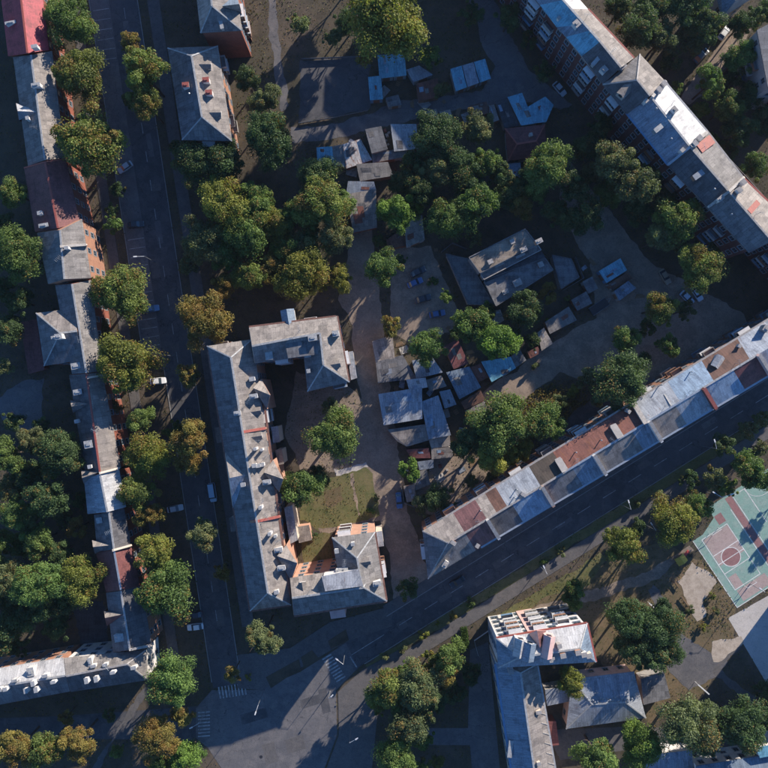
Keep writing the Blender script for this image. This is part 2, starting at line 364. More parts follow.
marks(boul, 'lane_dash', [strip(B0, BD, t, t+15, -.3, .3) for t in range(64, 520, 30)], .032)
marks(boul, 'lane_line', [strip(B0, BD, 8, 46, -.3, .3)], .032)
marks(boul, 'stop_line', [strip(B0, BD, 5, 6.2, .8, 13)], .032)
marks(bays, 'bay_line', [strip(W0, WD, t, t+.55, 15, 31) for t in list(range(6, 66, 10))+list(range(238, 362, 9))], .022)
marks(plaza, 'crossing_stripe', [[(322+i*1.75, 659+i*2.75), (331+i*1.75, 653.5+i*2.75), (331.7+i*1.75, 654.8+i*2.75), (322.7+i*1.75, 660.3+i*2.75)] for i in range(9)], .036)
marks(plaza, 'crossing_stripe', [[(218+i*3.2, 687-i*.5), (219.4+i*3.2, 686.8-i*.5), (221.2+i*3.2, 698.5-i*.5), (219.8+i*3.2, 698.7-i*.5)] for i in range(9)], .036)
marks(plaza, 'crossing_stripe', [[(198, 712+i*3.4), (210, 711+i*3.4), (210, 712.4+i*3.4), (198, 713.4+i*3.4)] for i in range(8)], .036)
mh = MB(); c = W(261, 757, .036); mh.face([(c.x+.45*math.cos(t), c.y+.45*math.sin(t), c.z) for t in [k*math.pi/6 for k in range(12)]]); mh.build('manhole_cover', M['dark'], plaza)
# lanes and yards inside the block
sheet('alley', [(352, 232), (372, 230), (380, 300), (386, 345), (394, 420), (405, 500), (424, 560), (452, 590), (405, 618), (394, 606), (386, 545), (375, 500), (352, 476), (348, 425), (362, 404), (356, 380), (350, 318), (338, 300)], .012, M['dirt'])
sheet('yard', [(296, 372), (350, 386), (364, 404), (350, 470), (300, 470), (285, 430)], .008, M['dirt'], False)
sheet('path', [(262, -60), (271, -60), (279, 40), (288, 104), (281, 112), (270, 40)], .014, M['asphalt_old'])
sheet('lane', [(291, 128), (335, 123), (370, 113), (398, 100), (440, 98), (480, 91), (494, 68), (480, 36), (466, -10), (488, -14), (512, 40), (532, 72), (572, 104), (560, 110), (520, 100), (470, 108), (430, 115), (395, 125), (352, 135), (294, 143)], .016, M['asphalt_old'])
sheet('sports_ground', [(300, 61), (371, 57), (368, 110), (330, 118), (298, 124)], .020, M['asphalt'])
sheet('lane', [(560, 150), (600, 200), (650, 262), (740, 312), (752, 328), (640, 398), (612, 392), (560, 372), (520, 402), (482, 424), (468, 402), (520, 368), (560, 338), (596, 318), (590, 262), (560, 215)], .014, M['dirt'])
sheet('yard', [(388, 248), (430, 246), (462, 322), (420, 348), (392, 334)], .015, M['dirt'])
sheet('yard', [(540, 440), (600, 392), (640, 398), (600, 424), (545, 456)], .016, M['asphalt'])
sheet('yard', [(410, 462), (470, 455), (500, 470), (440, 520), (412, 505)], .010, M['dirt'], False)
sheet('lane', [(680, 100), (700, 70), (740, 20), (752, 30), (715, 85), (690, 104)], .012, M['dirt'])
sheet('lawn', [(302, 484), (366, 468), (372, 474), (380, 516), (360, 526), (318, 532), (300, 520)], .018, M['lawn'], False)
sheet('lawn', [(300, 540), (330, 530), (332, 560), (318, 575), (305, 565)], .018, M['lawn'], False)
sheet('path', [(350, 474), (353, 473), (360, 514), (357, 516)], .0225, M['dirt'], False)
sheet('path', [(318, 528), (345, 524), (380, 516), (381, 520), (346, 529), (320, 533)], .0235, M['dirt'], False)
sheet('lawn', [(322, 492), (340, 486), (344, 500), (328, 508)], .0205, M['brownlawn'], False)
sheet('path', [(334, 470), (366, 462), (368, 466), (336, 476)], .022, M['concrete'])
sheet('yard', [(22, 380), (44, 378), (40, 430), (8, 430), (-6, 400)], .013, M['asphalt_old'])
sheet('yard', [(72, 602), (104, 600), (108, 648), (82, 650)], .013, M['felt_dark'])
sheet('footpath', [(146, 686), (151, 688), (116, 738), (98, 770), (92, 768)], .026, M['paving'])
sheet('drive', [(470, 650), (488, 642), (500, 770), (520, 860), (480, 860), (470, 745), (420, 745), (420, 728), (468, 728)], .02, M['asphalt_old'])
# south-east grounds
sheet('lawn', [(500, 622), (560, 584), (660, 540), (700, 560), (735, 600), (735, 640), (700, 700), (650, 725), (600, 660), (560, 610)], .006, M['brownlawn'], False)
sheet('lawn', [(500, 616), (530, 597), (570, 572), (600, 552), (606, 558), (590, 585), (540, 600), (505, 624)], .022, M['lawn'], False)
sheet('path', [(492, 630), (540, 604), (600, 588), (650, 572), (690, 545), (694, 550), (655, 580), (606, 598), (545, 612), (500, 640)], .026, M['dirt'])
sheet('path', [(648, 590), (654, 584), (668, 606), (680, 632), (698, 645), (728, 662), (716, 676), (690, 690), (668, 668), (662, 630)], .028, M['asphalt_old'])
sheet('sandpit', [(678, 582), (692, 562), (712, 574), (716, 582), (702, 600), (706, 616), (696, 622), (686, 600)], .030, M['sand'])
sheet('plaza', [(728, 618), (800, 578), (900, 560), (900, 720), (800, 740), (741, 640)], .024, M['concrete'])
sheet('path', [(738, 640), (742, 644), (720, 668), (790, 730), (786, 736), (712, 672)], .029, M['paving'])
sheet('path', [(712, 640), (742, 636), (744, 642), (722, 660), (714, 662)], .032, M['sand'])
sheet('road', [(545, 730), (640, 726), (800, 742), (800, 760), (640, 748), (560, 760)], .012, M['paving'])
# painted sports court: local frame
CO = (701.7, 540.0); CU, cul = unit((701.7, 540), (735, 590)); CV, cvl = unit((701.7, 540), (727.5, 523.3))
def ct(u, v): return (CO[0]+CU[0]*u+CV[0]*v, CO[1]+CU[1]*u+CV[1]*v)
def crect(u0, u1, v0, v1): return [ct(u0, v0), ct(u1, v0), ct(u1, v1), ct(u0, v1)]
court = sheet('sports_court', [ct(-4, -8), ct(76, -8), ct(76, 130), ct(-24, 130), ct(-24, 24), ct(-12, 22), ct(-4, 4)], .034, M['court_green'])
def cpatch(name, pts, mat_, z):
    mb = MB(); P = poly(pts, z); n = sum(((P[a].cross(P[(a+1) % len(P)])) for a in range(len(P))), Vector()); mb.face(P if n.z > 0 else P[::-1]); return mb.build(name, mat_, court)
cpatch('painted_zone', crect(1, 32, 1, 29.5), M['court_pink'], .039)
cpatch('painted_zone', crect(61.5, 74, 1, 34), M['court_pink'], .039)
cpatch('painted_zone', crect(-22, 100, 42, 49), M['court_red'], .039)
cpatch('painted_zone', crect(-13, -3, 23, 31), M['court_red'], .039)
cpatch('painted_zone', crect(46, 60, 1, 10), M['court_pink'], .0391)
circ = [ct(30+10*math.cos(t), 15+10*math.sin(t)) for t in [k*math.pi/16 for k in range(32)]]
cpatch('centre_circle', circ, M['court_red'], .043)
def cline(a, b, w=.75):
    d, l = unit(a, b); n = (-d[1]*w/2, d[0]*w/2)
    cpatch('court_line', [(a[0]+n[0], a[1]+n[1]), (b[0]+n[0], b[1]+n[1]), (b[0]-n[0], b[1]-n[1]), (a[0]-n[0], a[1]-n[1])], M['court_line'], .047+.0006*random.random())
for a, b in (((0, 0), (0, 30)), ((60, 0), (60, 30)), ((0, 0), (60, 0)), ((0, 30), (60, 30)), ((30, 0), (30, 30)), ((20, 0), (20, 30)), ((41, 0), (41, 30)),
             ((-4, -8), (76, -8)), ((76, -8), (76, 40)), ((-10, 41), (100, 41)), ((-20, 50), (100, 50)), ((-20, 50), (-20, 108)), ((-20, 64), (20, 64))):
    cline(ct(*a), ct(*b))
mb = MB()
for i in range(32):
    t0, t1 = i*math.pi/16, (i+1)*math.pi/16
    q = [ct(30+10*math.cos(t0), 15+10*math.sin(t0)), ct(30+10*math.cos(t1), 15+10*math.sin(t1)), ct(30+9.2*math.cos(t1), 15+9.2*math.sin(t1)), ct(30+9.2*math.cos(t0), 15+9.2*math.sin(t0))]
    P = poly(q, .050); n = (P[1]-P[0]).cross(P[2]-P[1]); mb.face(P if n.z > 0 else P[::-1])
mb.build('court_line', M['court_line'], court)
mb = MB()
for i in range(14):
    t0, t1 = math.pi*.0+i*math.pi/14, (i+1)*math.pi/14
    f = lambda t, r: ct(-20+r*math.sin(t), 79+r*math.cos(t))
    P = poly([f(t0, 16), f(t1, 16), f(t1, 15.5), f(t0, 15.5)], .050); n = (P[1]-P[0]).cross(P[2]-P[1]); mb.face(P if n.z > 0 else P[::-1])
mb.build('court_line', M['court_line'], court)
# ------------------------------------------------------------------ buildings
ROOFS = {}        # thing name -> list of roof polygons (world)
def building(name, label, px, py, cat='building', group=None):
    p = W(px, py); t = thing(name, label, cat, p, 0, group); org(t, p); ROOFS[t.name] = []; return t
def slope(t, pts, mat_, name='roof_slope', th=.16):
    P = [W(*p) if not isinstance(p, Vector) else p for p in pts]
    mb = MB(); mb.slab(P, th); ROOFS[t.name].append(P); return mb.build(name, M[mat_], t)
def inside(P, x, y):
    r = False; n = len(P); j = n-1
    for i in range(n):
        xi, yi, xj, yj = P[i][0], P[i][1], P[j][0], P[j][1]
        if (yi > y) != (yj > y) and x < (xj-xi)*(y-yi)/(yj-yi)+xi: r = not r
        j = i
    return r
def roof_point(t, px, py, z=14):
    for _ in range(4):
        p = W(px, py, z); best = None
        for P in ROOFS[t.name]:
            if inside(P, p.x, p.y):
                n = sum(((P[a].cross(P[(a+1) % len(P)])) for a in range(len(P))), Vector())
                c = sum(P, Vector())/len(P)
                if abs(n.z) > 1e-6:
                    zz = c.z-(n.x*(p.x-c.x)+n.y*(p.y-c.y))/n.z
                    if best is None or zz > best: best = zz
        if best is None: return p
        z = best
    return W(px, py, z)
def ccw(P): return P if sum(P[i].x*P[(i+1) % len(P)].y-P[(i+1) % len(P)].x*P[i].y for i in range(len(P))) > 0 else P[::-1]
def inset(P, d):
    Q = []; n = len(P)
    for i in range(n):
        a, b, c = P[i-1], P[i], P[(i+1) % n]
        d1 = (b-a).xy.normalized(); d2 = (c-b).xy.normalized(); n1 = Vector((-d1.y, d1.x)); n2 = Vector((-d2.y, d2.x))
        k = n1+n2; k = k/max(.3, (1+n1.dot(n2)))
        Q.append(Vector((b.x+k.x*d, b.y+k.y*d, b.z)))
    return Q
# shared window and balcony meshes
def win_frame(w, h):
    mb = MB(); t = .09
    mb.box(-w/2, w/2, -.06, .02, 0, t); mb.box(-w/2, w/2, -.06, .02, h-t, h); mb.box(-w/2, -w/2+t, -.06, .02, t, h-t); mb.box(w/2-t, w/2, -.06, .02, t, h-t)
    mb.box(-.03, .03, -.055, .02, t, h-t); mb.box(-w/2-.1, w/2+.1, -.2, .0, -.08, -.002)
    mb.box(-w/2-.12, -w/2-.005, -.045, .02, -.0, h+.12, 1); mb.box(w/2+.005, w/2+.12, -.045, .02, -.0, h+.12, 1); mb.box(-w/2-.004, w/2+.004, -.045, .02, h+.005, h+.12, 1)
    return mb.mesh('window', [M['pvc'], M['stone_cap']])
def win_pane(w, h):
    mb = MB(); mb.box(-w/2+.09, w/2-.09, -.025, .01, .09, h-.09); return mb.mesh('pane', M['glass'])
WIN = {k: (win_frame(*k), win_pane(*k)) for k in ((1.35, 1.65), (1.9, 1.7), (1.0, 1.3))}
def balc_mesh(mat_, roofed, w=3.0, d=1.15):
    mb = MB(); mb.box(-w/2, w/2, -d, 0, 0, .16)
    h = 1.05
    mb.box(-w/2, w/2, -d, -d+.07, .16, h, 1); mb.box(-w/2, -w/2+.07, -d+.07, 0, .16, h, 1); mb.box(w/2-.07, w/2, -d+.07, 0, .16, h, 1)
    if roofed:
        mb.box(-w/2+.05, w/2-.05, -d+.05, 0, h, 2.35, 2); mb.slab([(-w/2-.1, -d-.15, 2.42), (w/2+.1, -d-.15, 2.42), (w/2+.1, 0, 2.65), (-w/2-.1, 0, 2.65)], .05, 3)
        for x in (-w/2, -w/6, w/6, w/2): mb.box(x-.05, x+.05, -d-.01, -d+.06, h, 2.36)
    else:
        mb.box(-w/2+.07, w/2-.07, -d+.07, 0, .161, .175, 3)
    return mb.mesh('balcony', [M['balc_grey'], M[mat_], M['glass'], M['balc_white' if roofed else 'balc_grey']])
BALC = [balc_mesh(m_, r_) for m_ in ('balc_blue', 'balc_white', 'balc_grey', 'balc_brown') for r_ in (False, True)]
def facade(t, a, b, ze, floors, bay=3.3, balc=0, key=(1.35, 1.65), z0=1.0, seed=0, force=False):
    """windows (and balconies every `balc`-th bay) on the wall a-b, outside to the right of a->b"""
    d = (b-a).xy; L = d.length; d = d/L; n = Vector((d.y, -d.x)); mid = (a+b)/2
    if not force and (-mid.xy).dot(n) < -20: return
    k = int((L-1.2)//bay)
    if k < 1: return
    step = L/k; fh = (ze-.8)/floors; rz = math.atan2(d.y, d.x); fr, pn = WIN[key]; rr = random.Random(seed+int(L*10))
    for f in range(floors):
        for i in range(k):
            s_ = (i+.5)*step; p = Vector((a.x+d.x*s_, a.y+d.y*s_, z0+f*fh))
            if balc and f > 0 and i % balc == 1:
                o = place('balcony', BALC[rr.randrange(len(BALC))], t, (p.x, p.y, p.z-.95), rz)
                if rr.random() < .5: continue
            w = place('window', fr, t, p, rz); q = bpy.data.objects.new('pane', pn); C.objects.link(q); q.parent = w
def walls(t, eave_px, ze, mat_, floors=0, ins=.4, bay=3.3, balc=0, key=(1.35, 1.65), cornice='stone_cap', up=.0, seed=0):
    P = ccw([W(x, y, ze) for x, y in eave_px]); Q = inset(P, ins); FOOT.append([(p.x, p.y) for p in Q])
    mb = MB()
    for i in range(len(Q)):
        a, b = Q[i], Q[(i+1) % len(Q)]; l = (b-a).length; u = i*37.3
        mb.face([(a.x, a.y, 0), (b.x, b.y, 0), (b.x, b.y, ze-.12+up), (a.x, a.y, ze-.12+up)], 0, [(u, 0), (u+l, 0), (u+l, ze), (u, ze)])
    mb.build('wall', M[mat_], t)
    if cornice:
        mb = MB()
        R = inset(P, ins-.14)
        for i in range(len(Q)):
            a, b, c, d = R[i], R[(i+1) % len(R)], Q[(i+1) % len(Q)], Q[i]
            for z1, z2 in ((ze-.62, ze-.22),):
                mb.face([(a.x, a.y, z1), (b.x, b.y, z1), (b.x, b.y, z2), (a.x, a.y, z2)]); mb.face([(a.x, a.y, z2), (b.x, b.y, z2), (c.x, c.y, z2), (d.x, d.y, z2)]); mb.face([(d.x, d.y, z1), (c.x, c.y, z1), (b.x, b.y, z1), (a.x, a.y, z1)])
        mb.build('cornice', M[cornice], t)
    if floors:
        for i in range(len(Q)): facade(t, Q[i], Q[(i+1) % len(Q)], ze, floors, bay, balc, key, seed=seed+i)
    return Q
def ridge_cap(t, a, b, mat_='white_trim', w=.45, name='ridge_cap'):
    mb = MB(); A = (W(*a) if not isinstance(a, Vector) else a)+Vector((0, 0, .03)); B = (W(*b) if not isinstance(b, Vector) else b)+Vector((0, 0, .03)); mb.bar(A, B, w, .14); return mb.build(name, M[mat_], t)
def gable(t, e0, e1, r, mat_):
    a, b, c = W(*e0), W(*e1), W(*r); cen = (a+b)/2
    mb = MB(); k = .97
    A, B = cen+(a-cen)*k, cen+(b-cen)*k; Cc = Vector((c.x, c.y, c.z-.18)); A.z -= .12; B.z -= .12
    n = (B-A).cross(Vector((0, 0, 1))).normalized()*.1
    F = [A+n, B+n, Cc+n]; G = [A-n, B-n, Cc-n]; mb.face(F); mb.face(G[::-1])
    for i in range(3): j = (i+1) % 3; mb.face([F[j], F[i], G[i], G[j]])
    mb.build('gable_wall', M[mat_], t)
def block(t, e, r, ze, zr, mA, mB=None, hips=(False, False), wall='brick', floors=3, mH=None, cap='white_trim', bay=3.3, balc=0, key=(1.35, 1.65), seed=0, cornice='stone_cap', do_walls=True, gmat=None):
    """e = four eave corners on the picture (e0-e1 one long side, e2-e3 the other), r = two ridge ends"""
    mB = mB or mA; mH = mH or mA
    E = [(x, y, ze) for x, y in e]; R = [(x, y, zr) for x, y in r]
    slope(t, [E[0], E[1], R[1], R[0]], mA); slope(t, [E[2], E[3], R[0], R[1]], mB)
    for k, (p, q, rr) in enumerate(((E[3], E[0], R[0]), (E[1], E[2], R[1]))):
        if hips[k]:
            slope(t, [p, q, rr], mH)
            if cap:
                ridge_cap(t, p, rr, cap, .3, 'hip_cap'); ridge_cap(t, q, rr, cap, .3, 'hip_cap')
        else: gable(t, p, q, rr, gmat or wall)
    if cap: ridge_cap(t, R[0], R[1], cap)
    if do_walls: walls(t, e, ze, wall, floors, bay=bay, balc=balc, key=key, seed=seed, cornice=cornice)
def chimney(t, px, py, w=1.1, d=.8, h=1.6, mat_='white_wall', rz=0.2, cap='stone_cap'):
    p = roof_point(t, px, py); mb = MB(); mb.box(-w/2, w/2, -d/2, d/2, -.8, h); o = place('chimney', mb.mesh('chimney', M[mat_]), t, p, rz)
    mb = MB(); mb.box(-w/2-.08, w/2+.08, -d/2-.08, d/2+.08, h+.002, h+.12)
    if w*d > 1.2: mb.box(-w*.28, w*.28, -d*.2, d*.2, h+.122, h+.3)
    c = bpy.data.objects.new('chimney_cap', mb.mesh('chimney_cap', M[cap])); C.objects.link(c); c.parent = o
def vent(t, px, py, h=.9, r=.14):
    p = roof_point(t, px, py); mb = MB(); mb.tube((0, 0, -.3), (0, 0, h), r, r, 8); mb.tube((0, 0, h+.05), (0, 0, h+.22), r*1.9, r*.3, 8); place('roof_vent', mb.mesh('roof_vent', M['metal']), t, p)
def skylight(t, px, py, w, l, ang, mat_='white', h=.5):
    p = roof_point(t, px, py); mb = MB(); mb.box(-w/2, w/2, -l/2, l/2, -.9, h); o = place('roof_hatch', mb.mesh('roof_hatch', M[mat_]), t, p, ang)
    mb = MB(); mb.box(-w/2-.1, w/2+.1, -l/2-.1, l/2+.1, h+.003, h+.09); c = bpy.data.objects.new('hatch_lid', mb.mesh('hatch_lid', M['white_trim' if mat_ == 'white' else 'metal'])); C.objects.link(c); c.parent = o
def dormer(t, px, py, ang, w=2.2, l=3.2, h=1.5, mat_='slate', wall='white_wall'):
    """small gabled dormer; local -Y is its front"""
    p = roof_point(t, px, py); mb = MB()
    mb.box(-w/2, w/2, -l/2, l/2, -1.5, h*.55, 0)
    z1, z2 = h*.55, h
    mb.face([(-w/2, -l/2, z1), (w/2, -l/2, z1), (0, -l/2, z2)], 0); mb.box(-w*.25, w*.25, -l/2-.03, -l/2, -.1, z1, 2)
    o = place('dormer', mb.mesh('dormer', [M[wall], M['dark'], M['glass']]), t, p, ang)
    mb = MB(); ov = .18
    mb.slab([(-w/2-ov, -l/2-ov, z1-.08), (0, -l/2-ov, z2+.06), (0, l/2+.6, z2+.06), (-w/2-ov, l/2+.6, z1-.08)], .08); mb.slab([(w/2+ov, -l/2-ov, z1-.08), (w/2+ov, l/2+.6, z1-.08), (0, l/2+.6, z2+.06), (0, -l/2-ov, z2+.06)], .08)
    c = bpy.data.objects.new('dormer_roof', mb.mesh('dormer_roof', M[mat_])); C.objects.link(c); c.parent = o
def firewall(t, a, b, h=.75, w=.55, mat_='cream_wall', cap='stone_cap'):
    """parapet wall rising through the roof between two roof points (px, py, z)"""
    A, B = W(*a), W(*b); mb = MB(); mb.bar(A+Vector((0, 0, h/2-.3)), B+Vector((0, 0, h/2-.3)), w, h+.6); o = mb.build('fire_wall', M[mat_], t)
    ORG[o.name] = ORG[t.name]; mb = MB(); mb.bar(A+Vector((0, 0, h+.06)), B+Vector((0, 0, h+.06)), w+.2, .1); mb.build('coping', M[cap], o)
def cross_gable(t, f0, f1, fr, br, ze, zr, mA, mB, wall):
    A, B, F, K = (*f0, ze), (*f1, ze), (*fr, zr), (*br, zr)
    slope(t, [A, F, K], mA, 'gable_slope'); slope(t, [B, K, F], mB, 'gable_slope'); gable(t, A, B, F, wall)
    a, b = W(*A), W(*B); mb = MB(); a.z = b.z = 0
    mb.face([(a.x, a.y, 0), (b.x, b.y, 0), (b.x, b.y, ze), (a.x, a.y, ze)]); mb.build('bay_wall', M[wall], t)

# ---- row houses along the tree-lined street
ZE, ZR = 10.5, 13.6
def row(label, e, r, mA, mB=None, ze=ZE, zr=ZR, wall='brick', hips=(False, False), cap='white_trim', **kw):
    t = building('row_house', label, sum(p[0] for p in e)/4, sum(p[1] for p in e)/4, 'house', 'row houses along the tree-lined street')
    block(t, e, r, ze, zr, mA, mB, hips, wall, 3, cap=cap, **kw); return t
a1 = row('row house with bright red profiled metal roof', [(-6, -60), (8, 56), (49, 50), (36, -62)], [(14, -61), (27.5, 53)], 'red', ze=10.8, zr=14, cap='red_trim')
a2 = row('grey cement-sheet roofed row house adjoining the bright red roof', [(13, 57), (28, 166), (65, 158), (52, 51)], [(31, 55), (45, 160)], 'slate', 'slate_tan')
a3 = row('row house with dark maroon profiled roof', [(24, 168), (35, 232), (80, 223), (65.5, 159)], [(45, 162), (58, 228)], 'maroon', ze=10.9, zr=14.2, cap='red_trim', hips=(True, False))
a4 = row('row house with grey sheet roof and bright orange brick street front', [(37, 233), (48, 284), (91, 278), (82, 219)], [(60, 230), (64.5, 279)], 'slate', 'slate', wall='brick_orange', ze=11.5, zr=14.8)
a5 = row('row house with hipped pale rear wing and long grey roof', [(55, 285), (72, 374), (102, 371), (91, 280)], [(72, 284), (86.5, 373)], 'slate_grey', 'slate')
block(a5, [(36, 313), (76, 308), (82, 360), (44, 366)], [(60, 333), (77, 331)], 10.9, 13.9, 'slate_tan', 'slate_grey', (True, False), 'brick', 3, mH='slate_grey')
a6 = row('long row house with worn brown-grey roof and stone fire walls', [(69, 375), (86, 478), (121, 468), (102, 372)], [(86.5, 374), (100, 472)], 'slate_dark', 'slate_tan', cap='red_trim')
a7 = row('row house with pale metal roof and white ridge', [(84, 479), (87.5, 514), (126, 507), (119, 469)], [(100, 474), (107.5, 512)], 'galv', 'white', ze=11, zr=14.3)
a8 = row('dark roofed row house between pale metal roof and plum roof', [(94, 515), (97, 552), (131, 545), (124, 508)], [(109, 512), (114, 549)], 'slate_grey', 'slate_dark')
a9 = row('row house with plum roof edged by blue-white flashing', [(96, 553), (106, 592), (140, 586), (131, 545)], [(114, 550), (121, 590)], 'maroon', 'maroon', cap='blue_trim')
a10 = row('grey-blue roofed row house beside the corner house', [(106, 593), (113, 652), (152, 645), (141, 586)], [(121, 591), (130, 650)], 'slate_grey', 'slate_dark', wall='brick_orange')
a11 = building('corner_house', 'corner house with brown-grey hipped roof and white end wall', 106, 671, 'house')
block(a11, [(64, 658), (146, 650), (148, 680), (71, 692)], [(66, 676), (127, 664)], 10.8, 14, 'slate', 'slate_dark', (False, True), 'white_wall', 3, cap='stone_cap')
a12 = building('terrace_house', 'terrace with white metal roof and many white chimneys', 20, 680, 'house')
block(a12, [(-60, 678), (63, 657.5), (70, 691.5), (-60, 716)], [(-60, 696), (65.5, 675.5)], 10.6, 13.8, 'white', 'slate_grey', (False, False), 'brick_orange', 3, cap='white_trim')
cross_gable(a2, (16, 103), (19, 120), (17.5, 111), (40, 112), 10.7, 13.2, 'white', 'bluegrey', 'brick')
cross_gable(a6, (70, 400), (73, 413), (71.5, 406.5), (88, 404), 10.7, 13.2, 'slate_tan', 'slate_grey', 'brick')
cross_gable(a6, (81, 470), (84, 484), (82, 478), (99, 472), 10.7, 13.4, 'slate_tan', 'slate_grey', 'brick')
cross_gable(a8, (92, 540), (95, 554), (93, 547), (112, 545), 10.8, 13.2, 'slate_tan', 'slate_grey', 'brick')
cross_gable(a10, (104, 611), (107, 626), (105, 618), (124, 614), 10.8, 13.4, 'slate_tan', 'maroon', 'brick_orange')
for t, a, b in ((a4, (61, 247, 14.6), (87, 245, 11.8)), (a6, (88, 378, 13.6), (104, 375, 10.8)), (a7, (100, 473, 14.2), (119, 468, 11.2)), (a9, (113, 550, 13.8), (131, 545, 10.8)), (a10, (130, 649, 13.6), (151, 645, 10.8))): firewall(t, a, b, .5, .4)
for t, x, y, w, d, h in ((a2, 38, 87, 2.0, .9, 1.2), (a2, 30, 120, .7, .7, 1.4), (a1, 12, 24, 2.6, .6, .7), (a1, 36, 48, 1.4, .7, .9), (a3, 42, 214, 1.1, .8, 1.2), (a3, 45, 226, 2.2, .8, .8), (a4, 69, 249, .9, .6, 1.6), (a5, 62, 337, 1.6, 1.2, 2.0), (a5, 56, 338, .6, .6, 1.8),
                         (a5, 77, 366, 2.2, 1.4, .7), (a6, 79, 392, 2.0, 1.2, .8), (a6, 79, 421, 1.0, .8, 1.3), (a6, 90, 444, 1.9, 1.7, 1.0), (a6, 92, 466, .8, .8, 1.5), (a10, 120, 637, 2.2, 1.8, .6), (a8, 100, 520, 1.3, 1.3, .5),
                         (a12, 3, 687, .9, .8, 1.7), (a12, 8.5, 686.5, .9, .8, 1.7), (a12, 29, 688, .8, 1.1, 1.7), (a12, 39, 687, .8, 1.2, 1.7), (a12, 36, 681, .8, 1.1, 1.7), (a12, 56, 679.5, 1.1, .6, 1.7), (a12, 17, 678.5, 1.3, .5, 1.4), (a12, 47, 674, 1.3, .6, 1.2),
                         (a12, 33, 670, 1.6, 2.0, 1.3), (a11, 89, 678, .8, 1.3, 1.7), (a11, 98.5, 676.5, .8, 1.3, 1.7), (a11, 115, 670, 1.1, .6, 1.7), (a11, 92, 660, .9, 1.9, 1.3), (a11, 95, 664.5, 1.2, .6, 1.1), (a11, 107, 663, 1.1, .6, 1.3), (a11, 135, 666, 1.2, .7, 1.2)):
    chimney(t, x, y, w, d, h, 'white_wall', .18, 'white_trim')

# ---- brick houses behind the street
b1 = building('brick_house', 'tall brick house with windowless red end wall', 220, 8, 'house')
block(b1, [(172, -220), (200.5, 33), (242, 30.5), (208, -222)], [(188, -220), (212, 6)], 15, 18.6, 'slate_cream', 'slate_tan', (False, True), 'brick', 0, mH='slate_grey')
bQ = ccw([W(x, y, 15) for x, y in [(172, -220), (200.5, 33), (242, 30.5), (208, -222)]]); bQ = inset(bQ, .4)
for i in range(4):
    a, b = bQ[i], bQ[(i+1) % 4]
    if (b-a).length > 18: facade(b1, a, b, 15, 5, 3.2, 3, seed=4)
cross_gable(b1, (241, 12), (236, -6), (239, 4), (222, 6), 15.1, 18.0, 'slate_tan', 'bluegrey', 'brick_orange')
b2 = building('brick_house', 'brick house with pale sheet roof behind street trees', 202, 95, 'house')
block(b2, [(167.5, 48), (182, 140), (232, 141), (218, 46)], [(191.7, 56), (202, 117)], 11.8, 15.3, 'slate_grey', 'slate_tan', (True, True), 'brick_orange', 3, mH='slate_grey', balc=4)
for x, y in ((207, 82), (210, 94.5), (187, 87)): chimney(b2, x, y, 1.5, 1.1, 1.3, 'white_wall', .1, 'red_trim')
dormer(b2, 207, 66, math.pi/2, 1.6, 2, 1.0, 'slate_tan'); dormer(b2, 217, 114, math.pi/2, 1.6, 2, 1.0, 'slate_tan'); vent(b2, 190, 95)
skylight(b1, 221, 23, .7, 3.0, .25, 'white', .3)

# ---- courtyard block
c = building('courtyard_block', 'orange plastered apartment block of several wings around a courtyard', 262, 470, 'building')
zw, zwr = 14.8, 18.2
block(c, [(207, 346), (250, 611), (291, 605), (252.5, 339)], [(231, 357.5), (268, 593)], zw, zwr, 'slate_grey', 'slate_tan', (True, True), 'salmon', 4, mH='slate_tan', balc=6)
block(c, [(249, 327), (337, 316), (322, 354), (255, 363.5)], [(252, 346), (320, 333)], 15.8, 19.2, 'slate_tan', 'slate_grey', (False, False), 'salmon', 5, balc=5, gmat='cream_wall')
block(c, [(304, 359), (307.5, 391.5), (349.5, 382), (337.3, 315.6)], [(320, 333), (323.5, 365)], 15.7, 19.15, 'slate_grey', 'slate_tan', (False, True), 'salmon', 5, mH='slate_grey', balc=3, do_walls=True)
block(c, [(290, 578), (372, 565), (387, 601), (294, 616)], [(292, 598), (363.5, 587.5)], 15.4, 18.8, 'slate_tan', 'slate_grey', (False, True), 'salmon', 4, balc=7)
block(c, [(332, 537.5), (340, 585), (386.5, 600), (375, 532)], [(357, 558), (362.5, 587)], 15.5, 18.85, 'slate_grey', 'slate', (True, False), 'salmon', 4, mH='slate', balc=4)
cross_gable(c, (261, 379), (267, 409), (270, 395), (253, 388), zw+.1, 17.2, 'slate_tan', 'slate_grey', 'salmon')  # north faces tan, south faces grey: sun and shade put into sheet colour
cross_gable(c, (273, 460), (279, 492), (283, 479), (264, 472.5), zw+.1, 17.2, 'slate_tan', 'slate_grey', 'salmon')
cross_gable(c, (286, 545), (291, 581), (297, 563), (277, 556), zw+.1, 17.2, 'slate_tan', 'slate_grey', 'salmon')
cross_gable(c, (225, 452), (233, 508), (229.5, 478), (249, 474), zw+.1, 17.6, 'slate_cream', 'galv', 'cream_wall')  # cream face stands for sunlight, bluish face for shade, both put into colour
for a, b in (((242, 432, 17.7), (266, 428, 14.7)), ((257, 521, 17.6), (280, 516, 14.7)), ((242, 523, 14.7), (256, 520.5, 17.7))): firewall(c, a, b, .5, .45, 'brick_orange', 'red_trim')
